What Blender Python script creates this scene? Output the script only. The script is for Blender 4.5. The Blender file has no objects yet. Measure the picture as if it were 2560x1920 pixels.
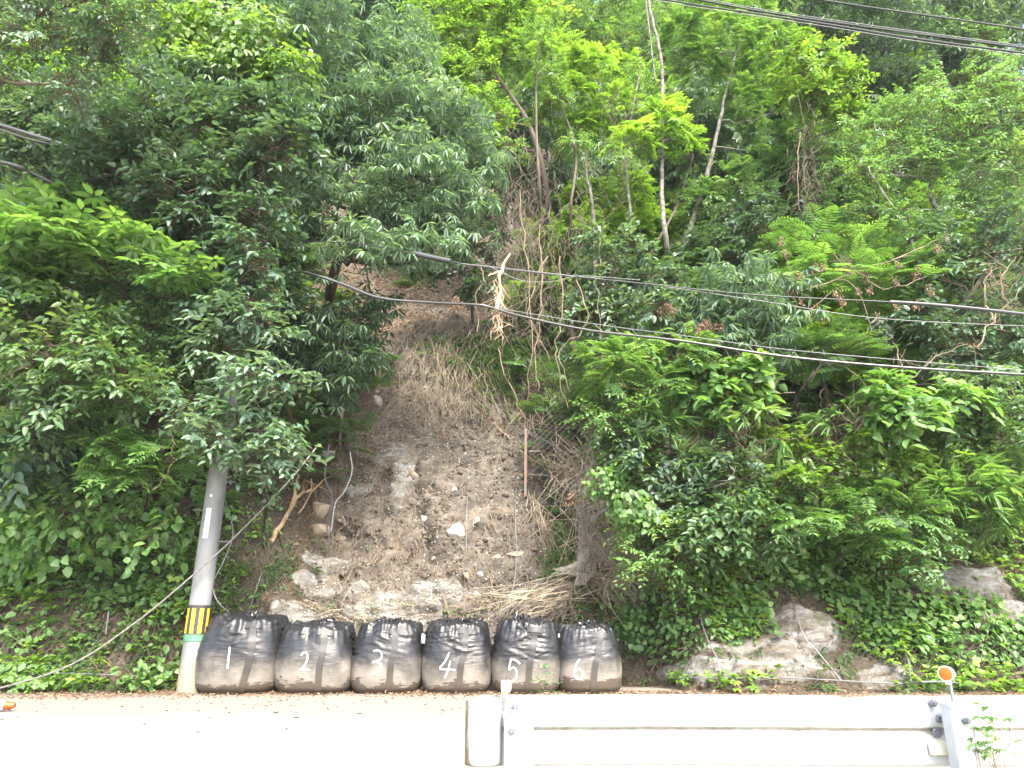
import bpy, math, random
import numpy as np
from mathutils import Vector, Matrix
from mathutils.bvhtree import BVHTree
R = math.radians
random.seed(7); rng = np.random.default_rng(7)
SC = bpy.context.scene; COL = SC.collection
# ------------------------------------------------------------------ camera, sky, sun, exposure
PITCH = 18.0; CZ = 1.15; F = 1800.0
cam = bpy.data.cameras.new('camera'); cam.sensor_width = 36; cam.lens = 36*F/2560
cam.clip_start = .05; cam.clip_end = 600
co = bpy.data.objects.new('camera', cam); COL.objects.link(co)
co.location = (0, 0, CZ); co.rotation_euler = (R(90+PITCH), 0, 0); SC.camera = co
SUN_EL, SUN_AZ = 50.0, 160.0       # azimuth from +Y (towards the hill), positive to the right
w = bpy.data.worlds.new('World'); SC.world = w; w.use_nodes = True
nt = w.node_tree; sky = nt.nodes.new('ShaderNodeTexSky'); sky.sky_type = 'NISHITA'; sky.sun_disc = False
sky.sun_elevation = R(SUN_EL); sky.sun_rotation = R(SUN_AZ); sky.air_density = 1.0; sky.dust_density = 4.0; sky.ozone_density = .6
bg = nt.nodes['Background']; bg.inputs['Strength'].default_value = .15
nt.links.new(sky.outputs['Color'], bg.inputs['Color'])
sl = bpy.data.lights.new('sun', 'SUN'); sl.energy = 1.7; sl.angle = R(14); sl.color = (1, .95, .85)
so = bpy.data.objects.new('sun', sl); COL.objects.link(so)
sd = Vector((math.sin(R(SUN_AZ))*math.cos(R(SUN_EL)), math.cos(R(SUN_AZ))*math.cos(R(SUN_EL)), math.sin(R(SUN_EL))))
so.rotation_euler = sd.to_track_quat('Z', 'Y').to_euler()
SC.view_settings.view_transform = 'Standard'; SC.view_settings.look = 'None'
SC.view_settings.exposure = 2.6; SC.view_settings.gamma = 1
SC.cycles.max_bounces = 7; SC.cycles.diffuse_bounces = 3; SC.cycles.transmission_bounces = 3

# ------------------------------------------------------------------ helpers
cp, sp = math.cos(R(PITCH)), math.sin(R(PITCH))
def raydir(px, py):
    a = (px-1280)/F; b = (960-py)/F
    return Vector((a, cp-b*sp, sp+b*cp))
def at(px, py, Y):
    d = raydir(px, py); return Vector((0, 0, CZ)) + d*(Y/d.y)
def mpp(py, Y): return Y/raydir(1280, py).y/F      # metres per photo pixel there
def tag(o, label=None, cat=None, group=None, kind=None):
    if label: o['label'] = label
    if cat: o['category'] = cat
    if group: o['group'] = group
    if kind: o['kind'] = kind
    return o
def empty(name, loc, label, cat, group=None):
    o = bpy.data.objects.new(name, None); COL.objects.link(o); o.location = loc; o.empty_display_size = .2
    return tag(o, label, cat, group)
def link(name, me, parent=None, loc=None):
    o = bpy.data.objects.new(name, me); COL.objects.link(o)
    if parent: o.parent = parent
    if loc is not None: o.location = loc
    return o
def npmesh(name, V, quads, mat, attr=None, smooth=False):
    """V (n,3), quads (m,4)"""
    me = bpy.data.meshes.new(name); V = np.asarray(V, np.float32); Q = np.asarray(quads, np.int32)
    k = Q.shape[1]
    me.vertices.add(len(V)); me.vertices.foreach_set('co', V.ravel())
    me.loops.add(Q.size); me.loops.foreach_set('vertex_index', Q.ravel())
    me.polygons.add(len(Q)); me.polygons.foreach_set('loop_start', np.arange(0, Q.size, k, dtype=np.int32))
    if smooth: me.polygons.foreach_set('use_smooth', np.ones(len(Q), bool))
    for an, av in (attr or {}).items():
        a = me.attributes.new(an, 'FLOAT', 'POINT'); a.data.foreach_set('value', np.asarray(av, np.float32))
    me.update(); me.validate(); me.materials.append(mat)
    return me
class MB:
    def __init__(s): s.v = []; s.f = []; s.mi = []; s.m = 0
    def add(s, vs, fs):
        n = len(s.v); s.v += [tuple(p) for p in vs]; s.f += [tuple(i+n for i in f) for f in fs]; s.mi += [s.m]*len(fs); return s
    def box(s, c, d, rot=None):
        c = Vector(c); vs = [Vector((x*d[0]/2, y*d[1]/2, z*d[2]/2)) for z in (-1, 1) for y in (-1, 1) for x in (-1, 1)]
        if rot: vs = [rot @ q for q in vs]
        return s.add([c+q for q in vs], [(0, 2, 3, 1), (4, 5, 7, 6), (0, 1, 5, 4), (2, 6, 7, 3), (0, 4, 6, 2), (1, 3, 7, 5)])
    def tube(s, pts, rad, n=6, cap=True):
        pts = [Vector(p) for p in pts]
        if not hasattr(rad, '__len__'): rad = [rad]*len(pts)
        vs = []; fs = []; prev = None
        for i, p in enumerate(pts):
            t = (pts[min(i+1, len(pts)-1)]-pts[max(i-1, 0)]).normalized()
            if prev is None: a = t.orthogonal().normalized()
            else:
                a = prev - t*prev.dot(t)
                a = a.normalized() if a.length > 1e-6 else t.orthogonal().normalized()
            prev = a; b = t.cross(a)
            for k in range(n):
                an = 2*math.pi*k/n; vs.append(p+(a*math.cos(an)+b*math.sin(an))*rad[i])
        for i in range(len(pts)-1):
            for k in range(n):
                k2 = (k+1) % n; fs.append((i*n+k, i*n+k2, (i+1)*n+k2, (i+1)*n+k))
        if cap: fs.append(tuple(range(n-1, -1, -1))); fs.append(tuple((len(pts)-1)*n+k for k in range(n)))
        return s.add(vs, fs)
    def lathe(s, c, prof, n=24, axis=None):
        q = Vector((0, 0, 1)).rotation_difference(Vector(axis).normalized()) if axis else None
        vs = []; fs = []
        for r, z in prof:
            for k in range(n):
                an = 2*math.pi*k/n; p = Vector((r*math.cos(an), r*math.sin(an), z))
                if q: p = q @ p
                vs.append(Vector(c)+p)
        for i in range(len(prof)-1):
            for k in range(n):
                k2 = (k+1) % n; fs.append((i*n+k, i*n+k2, (i+1)*n+k2, (i+1)*n+k))
        return s.add(vs, fs)
    def mesh(s, name, mats, smooth=True):
        me = bpy.data.meshes.new(name); me.from_pydata([tuple(v) for v in s.v], [], s.f)
        if not isinstance(mats, (list, tuple)): mats = [mats]
        for m in mats: me.materials.append(m)
        me.polygons.foreach_set('material_index', s.mi)
        if smooth:
            me.polygons.foreach_set('use_smooth', [True]*len(s.f))
            try: me.set_sharp_from_angle(angle=R(38))
            except Exception: pass
        me.update(); return me
    def build(s, name, mats, parent=None, smooth=True):
        if parent is not None:
            L = parent.matrix_basis.translation; s.v = [(p[0]-L[0], p[1]-L[1], p[2]-L[2]) for p in s.v]
        return link(name, s.mesh(name, mats, smooth), parent)
def wig(pts, n, amp, seed=None):
    """resample a polyline to n points by Catmull-Rom with noise"""
    rr = random.Random(seed) if seed is not None else random
    P = [Vector(p) for p in pts]; P = [P[0]*2-P[1]]+P+[P[-1]*2-P[-2]]; out = []
    m = len(P)-3
    for i in range(n):
        u = i/(n-1)*m; k = min(int(u), m-1); t = u-k; a, b, c, d = P[k:k+4]
        q = .5*((2*b)+(c-a)*t+(2*a-5*b+4*c-d)*t*t+(3*b-a-3*c+d)*t**3)
        if 0 < i < n-1: q = q+Vector([rr.gauss(0, amp) for _ in range(3)])
        out.append(q)
    return out
# numpy value noise
_T = np.random.default_rng(3).random((256, 256, )).astype(np.float32)
def vn(x, y, o=0):
    x = np.asarray(x, float)+o*17.3; y = np.asarray(y, float)+o*9.7
    xi = np.floor(x).astype(int); yi = np.floor(y).astype(int); fx = x-xi; fy = y-yi
    fx = fx*fx*(3-2*fx); fy = fy*fy*(3-2*fy)
    g = lambda a, b: _T[a & 255, b & 255]
    return (g(xi, yi)*(1-fx)+g(xi+1, yi)*fx)*(1-fy)+(g(xi, yi+1)*(1-fx)+g(xi+1, yi+1)*fx)*fy
def fbm(x, y, oc=4, o=0):
    s = 0; a = .5
    for i in range(oc): s = s+a*(vn(x*2**i, y*2**i, o+i)-.5); a *= .5
    return s
def sstep(a, b, x): t = np.clip((x-a)/(b-a), 0, 1); return t*t*(3-2*t)

# ------------------------------------------------------------------ materials
def newmat(name):
    m = bpy.data.materials.new(name); m.use_nodes = True; n = m.node_tree
    return m, n, n.nodes['Principled BSDF'], n.nodes['Material Output']
def N(n, t, **kw):
    nd = n.nodes.new(t)
    for k, v in kw.items():
        if k in ('operation', 'blend_type', 'data_type', 'attribute_name', 'feature', 'noise_dimensions', 'color_mode'): setattr(nd, k, v)
        else: nd.inputs[k].default_value = v
    return nd
def ramp(n, fac, stops, interp='LINEAR'):
    r = n.nodes.new('ShaderNodeValToRGB'); r.color_ramp.interpolation = interp
    e = r.color_ramp.elements
    while len(e) < len(stops): e.new(.5)
    for i, (p, c) in enumerate(stops): e[i].position = p; e[i].color = (*c, 1) if len(c) == 3 else c
    n.links.new(fac, r.inputs[0]); return r
def mixc(n, fac, a, b, bt='MIX'):
    m = n.nodes.new('ShaderNodeMix'); m.data_type = 'RGBA'; m.blend_type = bt
    for s, v in ((m.inputs[0], fac), (m.inputs[6], a), (m.inputs[7], b)):
        if hasattr(v, 'is_output') or hasattr(v, 'links'): n.links.new(v, s)
        else: s.default_value = v if not isinstance(v, tuple) else (*v, 1)
    return m.outputs[2]
def simple(name, c, rough=.6, metal=0, var=.25, scale=8, bump=0, c2=None, bs=40, stretch=None):
    m, n, b, o = newmat(name); tc = n.nodes.new('ShaderNodeTexCoord')
    src = tc.outputs['Object']
    if stretch:
        mp = n.nodes.new('ShaderNodeMapping'); mp.inputs['Scale'].default_value = stretch; n.links.new(src, mp.inputs[0]); src = mp.outputs[0]
    nz = N(n, 'ShaderNodeTexNoise', Scale=scale, Detail=6.0); n.links.new(src, nz.inputs['Vector'])
    c2 = c2 or tuple(x*(1-var) for x in c)
    r = ramp(n, nz.outputs[0], [(.35, c2), (.65, c)])
    n.links.new(r.outputs[0], b.inputs['Base Color']); b.inputs['Roughness'].default_value = rough; b.inputs['Metallic'].default_value = metal
    if bump:
        n2 = N(n, 'ShaderNodeTexNoise', Scale=bs, Detail=4.0); n.links.new(src, n2.inputs['Vector'])
        bp = N(n, 'ShaderNodeBump', Strength=bump, Distance=.02); n.links.new(n2.outputs[0], bp.inputs['Height']); n.links.new(bp.outputs[0], b.inputs['Normal'])
    return m
def leafmat(name, dark, mid, light, young, trans=.35, rough=.38, twig=(.09, .06, .04), spec=.5):
    m, n, b, o = newmat(name)
    at_ = N(n, 'ShaderNodeAttribute', attribute_name='tone')
    f = N(n, 'ShaderNodeMath', operation='MULTIPLY_ADD'); n.links.new(at_.outputs['Fac'], f.inputs[0]); f.inputs[1].default_value = 1/3; f.inputs[2].default_value = 1/3
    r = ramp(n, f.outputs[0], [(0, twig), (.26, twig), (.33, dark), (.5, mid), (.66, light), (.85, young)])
    oi = n.nodes.new('ShaderNodeObjectInfo')
    hs = n.nodes.new('ShaderNodeHueSaturation')
    mr = n.nodes.new('ShaderNodeMapRange'); mr.inputs[3].default_value = .82; mr.inputs[4].default_value = 1.18
    n.links.new(oi.outputs['Random'], mr.inputs[0]); n.links.new(mr.outputs[0], hs.inputs['Value']); n.links.new(r.outputs[0], hs.inputs['Color'])
    col = hs.outputs[0]
    n.links.new(col, b.inputs['Base Color']); b.inputs['Roughness'].default_value = rough
    b.inputs['Specular IOR Level'].default_value = spec
    tr = n.nodes.new('ShaderNodeBsdfTranslucent')
    tcol = mixc(n, 1.0, col, (1.55, 1.65, .6), 'MULTIPLY'); n.links.new(tcol, tr.inputs['Color'])
    mx = n.nodes.new('ShaderNodeMixShader'); mx.inputs[0].default_value = trans
    n.links.new(b.outputs[0], mx.inputs[1]); n.links.new(tr.outputs[0], mx.inputs[2]); n.links.new(mx.outputs[0], o.inputs[0])
    return m
LM = {
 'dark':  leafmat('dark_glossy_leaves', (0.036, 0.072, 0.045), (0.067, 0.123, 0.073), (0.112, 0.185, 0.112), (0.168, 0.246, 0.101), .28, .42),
 'grey':  leafmat('grey_green_leaves', (0.062, 0.112, 0.076), (0.106, 0.177, 0.118), (0.174, 0.258, 0.174), (0.224, 0.302, 0.157), .32, .42),
 'mid':   leafmat('mid_green_leaves', (0.050, 0.106, 0.047), (0.087, 0.168, 0.069), (0.151, 0.241, 0.101), (0.224, 0.302, 0.101), .36, .42),
 'fresh': leafmat('fresh_green_leaves', (0.058, 0.129, 0.040), (0.101, 0.196, 0.062), (0.162, 0.274, 0.095), (0.235, 0.347, 0.090), .42, .42),
 'lime':  leafmat('lime_leaves', (0.073, 0.146, 0.029), (0.123, 0.224, 0.045), (0.190, 0.314, 0.065), (0.280, 0.381, 0.067), .46, .42),
 'pale':  leafmat('pale_green_leaves', (0.067, 0.129, 0.056), (0.101, 0.190, 0.078), (0.140, 0.241, 0.101), (0.213, 0.291, 0.101), .4, .4),
 'dead':  leafmat('dead_brown_leaves', (.08, .045, .028), (.14, .085, .055), (.2, .13, .085), (.26, .18, .12), .2, .7),
}
BARK = simple('bark_brown', (.1, .08, .058), .9, scale=6, bump=.6, c2=(.06, .045, .033), stretch=(1, 1, .25))
BARKP = simple('bark_pale_mottled', (.2, .19, .165), .85, scale=9, bump=.4, c2=(.06, .055, .045))
TWIG = simple('dry_twig', (.22, .165, .115), .85, scale=5, c2=(.11, .08, .055))
STRAW = simple('dry_straw', (.36, .3, .215), .8, scale=4, c2=(.15, .12, .085))
BLACKC = simple('cable_black', (.028, .029, .031), .42, scale=3)
SLEEVE = simple('cable_sleeve_grey', (.05, .053, .056), .35, scale=3)
STEEL = simple('wire_steel', (.17, .175, .18), .55, .3, scale=20)
WIRE = simple('net_wire', (.085, .08, .07), .7, .3, scale=8)

# ------------------------------------------------------------------ terrain
PY = np.array([0., .35, .75, 1.3, 3.2, 5.6, 11.6, 52, 75]); PZ = np.array([0., .05, .45, 1.5, 4.9, 8.0, 14.4, 58, 72])
def toe(x):  # where the bank starts
    return 12.45+1.15*sstep(-6.0, -5.0, x)*(1-sstep(2.3, 3.4, x))
SZ = [0, 1.5, 5.5, 9.5, 12, 15, 18, 21]
def scar(x, z):
    l = np.interp(z, SZ, [-4.9, -4.7, -4.3, -4.0, -5.6, -6.9, -7.4, -7.7])+.5*fbm(z*.8, x*0+3, 3)
    r = np.interp(z, SZ, [2.0, 1.4, 1.2, -.2, -3.3, -5.6, -7.2, -7.9])+.6*fbm(z*.9, x*0+11, 3)
    return sstep(0, .5, x-l)*sstep(0, .5, r-x)
def make_terrain():
    xs = np.concatenate([np.linspace(-70, -14, 70)[:-1], np.linspace(-14, -6.5, 90)[:-1], np.linspace(-6.5, 3.5, 260)[:-1], np.linspace(3.5, 14, 130)[:-1], np.linspace(14, 70, 70)])
    # arc length samples
    seg = np.hypot(np.diff(PY), np.diff(PZ)); S = np.concatenate([[0], np.cumsum(seg)])
    ss = np.concatenate([np.linspace(0, 13, 300)[:-1], np.linspace(13, 30, 150)[:-1], np.linspace(30, S[-1], 90)])
    py = np.interp(ss, S, PY); pz = np.interp(ss, S, PZ)
    k = np.ones(9)/9
    dy = np.gradient(py, ss); dz = np.gradient(pz, ss)
    nY = -dz; nZ = dy
    X, _ = np.meshgrid(xs, ss); Yb = py[:, None]+toe(X); Zb = pz[:, None]+0*X; SS = ss[:, None]+0*X
    m = scar(X, Zb)
    fade = sstep(0, .8, SS)
    d = (1.5*fbm(X*.28, SS*.28, 4, 1)*sstep(1, 6, SS)+.55*fbm(X*.9, SS*.9, 5, 5))*fade
    d += fade*((.2+.12*m)*fbm(X*3, SS*4, 5, 9)+.25*m*np.abs(fbm(X*1.8, SS*2.2, 4, 13)))
    d -= .55*m*sstep(.5, 2, SS)*(1-sstep(9, 13, SS))                       # scooped-out scar
    # strata ledges in the scar
    q = SS*2.1+X*.35+1.2*fbm(X*.6, SS*.6, 3, 21); st = (q-np.floor(q)); led = np.minimum(st*1.25, 1)-np.maximum((st-.8)*5, 0)
    # exposed rock patches
    def blob(cx, cs, rx, rs, sd):
        return 1-sstep(.55, 1.1, np.hypot((X-cx)/rx, (SS-cs)/rs)+.9*fbm(X*1.6, SS*1.6, 4, sd))
    rock = np.zeros_like(X)
    for b in ROCKP: rock = np.maximum(rock, blob(*b))
    rock *= fade
    d += rock*(.1+.12*led*np.clip(.5+fbm(X*1.3, SS*1.3, 3, 77)*3, 0, 1)+.16*fbm(X*2.5, SS*6, 5, 33))
    gul = np.exp(-((X+2.15+.25*np.sin(SS*1.3))/.16)**2)*sstep(2.8, 3.6, SS)*(1-sstep(6.5, 7.5, SS)); d -= .18*gul
    V = np.stack([X, Yb+nY[:, None]*d, Zb+nZ[:, None]*d], -1)
    nr, nc = X.shape; i = np.arange(nr*nc).reshape(nr, nc)
    Q = np.stack([i[:-1, :-1], i[:-1, 1:], i[1:, 1:], i[1:, :-1]], -1).reshape(-1, 4)
    moss = blob(1.25, 3.4, .7, 1.0, 60)
    return V, Q, m, rock, gul, moss
# rock patches: x, arc, rx, rs, seed   (arc length up the slope)
ROCKP = [(-4.35, 1.7, .55, .55, 40), (-4.1, 2.75, .55, .4, 41), (-3.2, 2.5, .3, .3, 42), (-2.3, 2.25, 1.0, .5, 43), (-1.5, 2.5, .55, .35, 44), (-4.0, 3.3, .6, .3, 45),
         (-2.65, 5.6, .32, 1.1, 46), (-3.1, 6.6, .55, .4, 47), (-3.6, 5.4, .5, .3, 48), (4.2, .8, 1.35, .62, 49), (5.1, 1.5, .7, .5, 50), (3.0, .45, .6, .3, 56), (8.3, 2.35, 1.1, .5, 51), (6.2, .5, .6, .35, 52), (9.2, 1.7, .5, .35, 53),
         (.7, 2.1, .6, .35, 54), (-10.8, 2.8, .5, .3, 55)]
def terrain_mat():
    m, n, b, o = newmat('hillside_soil')
    tc = n.nodes.new('ShaderNodeTexCoord').outputs['Object']
    def noise(s, d=6, rough=.55): x = N(n, 'ShaderNodeTexNoise', Scale=s, Detail=float(d), Roughness=rough); n.links.new(tc, x.inputs['Vector']); return x.outputs[0]
    mud = ramp(n, noise(3.0, 8, .65), [(.3, (.045, .039, .031)), (.5, (.1, .087, .07)), (.72, (.17, .15, .124))]).outputs[0]
    mud = mixc(n, 1.0, mud, ramp(n, noise(.9, 5, .6), [(.35, (.62, .6, .58)), (.5, (1, 1, 1)), (.65, (1.3, 1.27, 1.22))]).outputs[0], 'MULTIPLY')
    vor = N(n, 'ShaderNodeTexVoronoi', Scale=26.0); n.links.new(tc, vor.inputs['Vector'])
    chip = ramp(n, vor.outputs['Distance'], [(.16, (1, 1, 1)), (.24, (0, 0, 0))]).outputs[0]
    cm = N(n, 'ShaderNodeMath', operation='GREATER_THAN'); n.links.new(noise(9, 2), cm.inputs[0]); cm.inputs[1].default_value = .57
    cf = N(n, 'ShaderNodeMath', operation='MULTIPLY'); n.links.new(chip, cf.inputs[0]); n.links.new(cm.outputs[0], cf.inputs[1])
    mud = mixc(n, cf.outputs[0], mud, (.27, .235, .19))
    lit = ramp(n, noise(14, 8, .7), [(.3, (.02, .018, .01)), (.5, (.05, .038, .022)), (.7, (.11, .08, .05))]).outputs[0]
    a = N(n, 'ShaderNodeAttribute', attribute_name='scar'); c = mixc(n, a.outputs['Fac'], lit, mud)
    mp = n.nodes.new('ShaderNodeMapping'); mp.inputs['Rotation'].default_value = (0, R(-9), 0); mp.inputs['Scale'].default_value = (.8, .8, 2.6); n.links.new(tc, mp.inputs[0])
    ns = N(n, 'ShaderNodeTexNoise', Scale=2.4, Distortion=.8, Detail=8.0, Roughness=.62); n.links.new(mp.outputs[0], ns.inputs['Vector'])
    rk = ramp(n, ns.outputs[0], [(.3, (.06, .048, .034)), (.4, (.1, .085, .065)), (.5, (.15, .143, .128)), (.68, (.27, .272, .262))]).outputs[0]
    ar = N(n, 'ShaderNodeAttribute', attribute_name='rock')
    rr = N(n, 'ShaderNodeMath', operation='MULTIPLY_ADD'); n.links.new(noise(3.4, 8, .65), rr.inputs[0]); rr.inputs[1].default_value = 2.8; rr.inputs[2].default_value = -1.38
    r2 = N(n, 'ShaderNodeMath', operation='ADD'); n.links.new(rr.outputs[0], r2.inputs[0]); n.links.new(ar.outputs['Fac'], r2.inputs[1])
    r3 = ramp(n, r2.outputs[0], [(.35, (0, 0, 0)), (.6, (1, 1, 1))]).outputs[0]
    c = mixc(n, r3, c, rk)
    mk = ramp(n, noise(2.1, 7, .65), [(.56, (0, 0, 0)), (.68, (.7, .7, .7))]).outputs[0]; mr_ = mixc(n, 1.0, mk, r3, 'MULTIPLY'); c = mixc(n, mr_, c, (.075, .085, .035))
    am = N(n, 'ShaderNodeAttribute', attribute_name='moss'); mo = ramp(n, noise(6, 5), [(.4, (.04, .06, .015)), (.65, (.13, .16, .04))]).outputs[0]
    c = mixc(n, am.outputs['Fac'], c, mo)
    n.links.new(c, b.inputs['Base Color']); b.inputs['Roughness'].default_value = .8
    bp = N(n, 'ShaderNodeBump', Strength=.9, Distance=.06); n.links.new(noise(11, 8, .7), bp.inputs['Height'])
    b2 = N(n, 'ShaderNodeBump', Strength=.6, Distance=.03); n.links.new(ns.outputs[0], b2.inputs['Height']); n.links.new(bp.outputs[0], b2.inputs['Normal'])
    n.links.new(b2.outputs[0], b.inputs['Normal'])
    return m
TV, TQ, tm, tr_, tg, tmo = make_terrain()
hill = link('hillside', npmesh('hillside', TV.reshape(-1, 3), TQ, terrain_mat(), {'scar': tm.ravel(), 'rock': tr_.ravel(), 'moss': tmo.ravel()}, True))
tag(hill, kind='structure')
BV = BVHTree.FromPolygons(TV.reshape(-1, 3).tolist(), TQ.tolist())
def hit(px, py):
    h = BV.ray_cast(Vector((0, 0, CZ)), raydir(px, py).normalized())
    return (h[0], h[1]) if h[0] else (at(px, py, 30), Vector((0, -.7, .7)))
def gz(x, y):
    h = BV.ray_cast(Vector((x, y, 200)), Vector((0, 0, -1))); return h[0].z if h[0] else 0.
# road
def road_mat():
    m, n, b, o = newmat('dusty_road')
    tc = n.nodes.new('ShaderNodeTexCoord').outputs['Object']
    sx = n.nodes.new('ShaderNodeSeparateXYZ'); n.links.new(tc, sx.inputs[0])
    nz = N(n, 'ShaderNodeTexNoise', Scale=.9, Detail=7.0); n.links.new(tc, nz.inputs['Vector'])
    f = N(n, 'ShaderNodeMath', operation='MULTIPLY_ADD'); n.links.new(nz.outputs[0], f.inputs[0]); f.inputs[1].default_value = 1.2; n.links.new(sx.outputs[1], f.inputs[2])
    g = n.nodes.new('ShaderNodeMapRange'); g.inputs[1].default_value = 9.4; g.inputs[2].default_value = 10.9; n.links.new(f.outputs[0], g.inputs[0])
    fi = N(n, 'ShaderNodeTexNoise', Scale=60.0, Detail=5.0); n.links.new(tc, fi.inputs['Vector'])
    asp = ramp(n, fi.outputs[0], [(.3, (.165, .158, .145)), (.7, (.23, .222, .206))]).outputs[0]
    snd = ramp(n, fi.outputs[0], [(.3, (.15, .133, .11)), (.7, (.22, .197, .165))]).outputs[0]
    mp = n.nodes.new('ShaderNodeMapping'); mp.inputs['Scale'].default_value = (.25, 2.5, 1); n.links.new(tc, mp.inputs[0])
    st = N(n, 'ShaderNodeTexNoise', Scale=1.3, Detail=5.0); n.links.new(mp.outputs[0], st.inputs['Vector'])
    sr = ramp(n, st.outputs[0], [(.56, (1, 1, 1)), (.68, (.78, .78, .78))]).outputs[0]
    asp = mixc(n, 1.0, asp, sr, 'MULTIPLY')
    c = mixc(n, g.outputs[0], asp, snd); n.links.new(c, b.inputs['Base Color']); b.inputs['Roughness'].default_value = .85
    bp = N(n, 'ShaderNodeBump', Strength=.4, Distance=.01); n.links.new(fi.outputs[0], bp.inputs['Height']); n.links.new(bp.outputs[0], b.inputs['Normal'])
    return m
gx = np.linspace(-80, 80, 81); gy = np.concatenate([np.linspace(4.7, 12.0, 20), [12.6, 13.4, 14.2]])
GX, GY = np.meshgrid(gx, gy); i = np.arange(GX.size).reshape(GX.shape)
tag(link('road', npmesh('road', np.stack([GX, GY, 0*GX], -1).reshape(-1, 3), np.stack([i[:-1, :-1], i[:-1, 1:], i[1:, 1:], i[1:, :-1]], -1).reshape(-1, 4), road_mat())), kind='structure')
# near verge (camera side) just below road level
gy = np.linspace(-60, 4.75, 40); GX, GY = np.meshgrid(np.linspace(-80, 80, 120), gy); GZ = -.06+.06*fbm(GX, GY, 3)-.08*np.clip(4.4-GY, 0, 30)*.5
i = np.arange(GX.size).reshape(GX.shape)
tag(link('verge', npmesh('verge', np.stack([GX, GY, GZ], -1).reshape(-1, 3), np.stack([i[:-1, :-1], i[:-1, 1:], i[1:, 1:], i[1:, :-1]], -1).reshape(-1, 4), simple('verge_gravel', (.4, .37, .3), .9, scale=9, bump=.5))), kind='structure')

# ------------------------------------------------------------------ leaves
def leaves(o, d, nr, L, W, fold=.15, bend=.12):
    o, d, nr = [np.asarray(a, float).reshape(-1, 3) for a in (o, d, nr)]; o, d, nr = np.broadcast_arrays(o, d, nr)
    d = d/np.linalg.norm(d, axis=1)[:, None]; s = np.cross(d, nr); s /= np.linalg.norm(s, axis=1)[:, None]+1e-9; nr = np.cross(s, d)
    L = np.broadcast_to(np.asarray(L, float), (len(d),))[:, None]; W = np.broadcast_to(np.asarray(W, float), (len(d),))[:, None]
    return np.stack([o, o+d*.28*L+s*W*.48+nr*fold*W, o+d*.66*L+s*W*.4+nr*(fold*W-bend*.4*L), o+d*L-nr*bend*L,
                     o+d*.66*L-s*W*.4+nr*(fold*W-bend*.4*L), o+d*.28*L-s*W*.48+nr*fold*W], 1)
def u(a, b, n=None): return rng.uniform(a, b, n)
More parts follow.
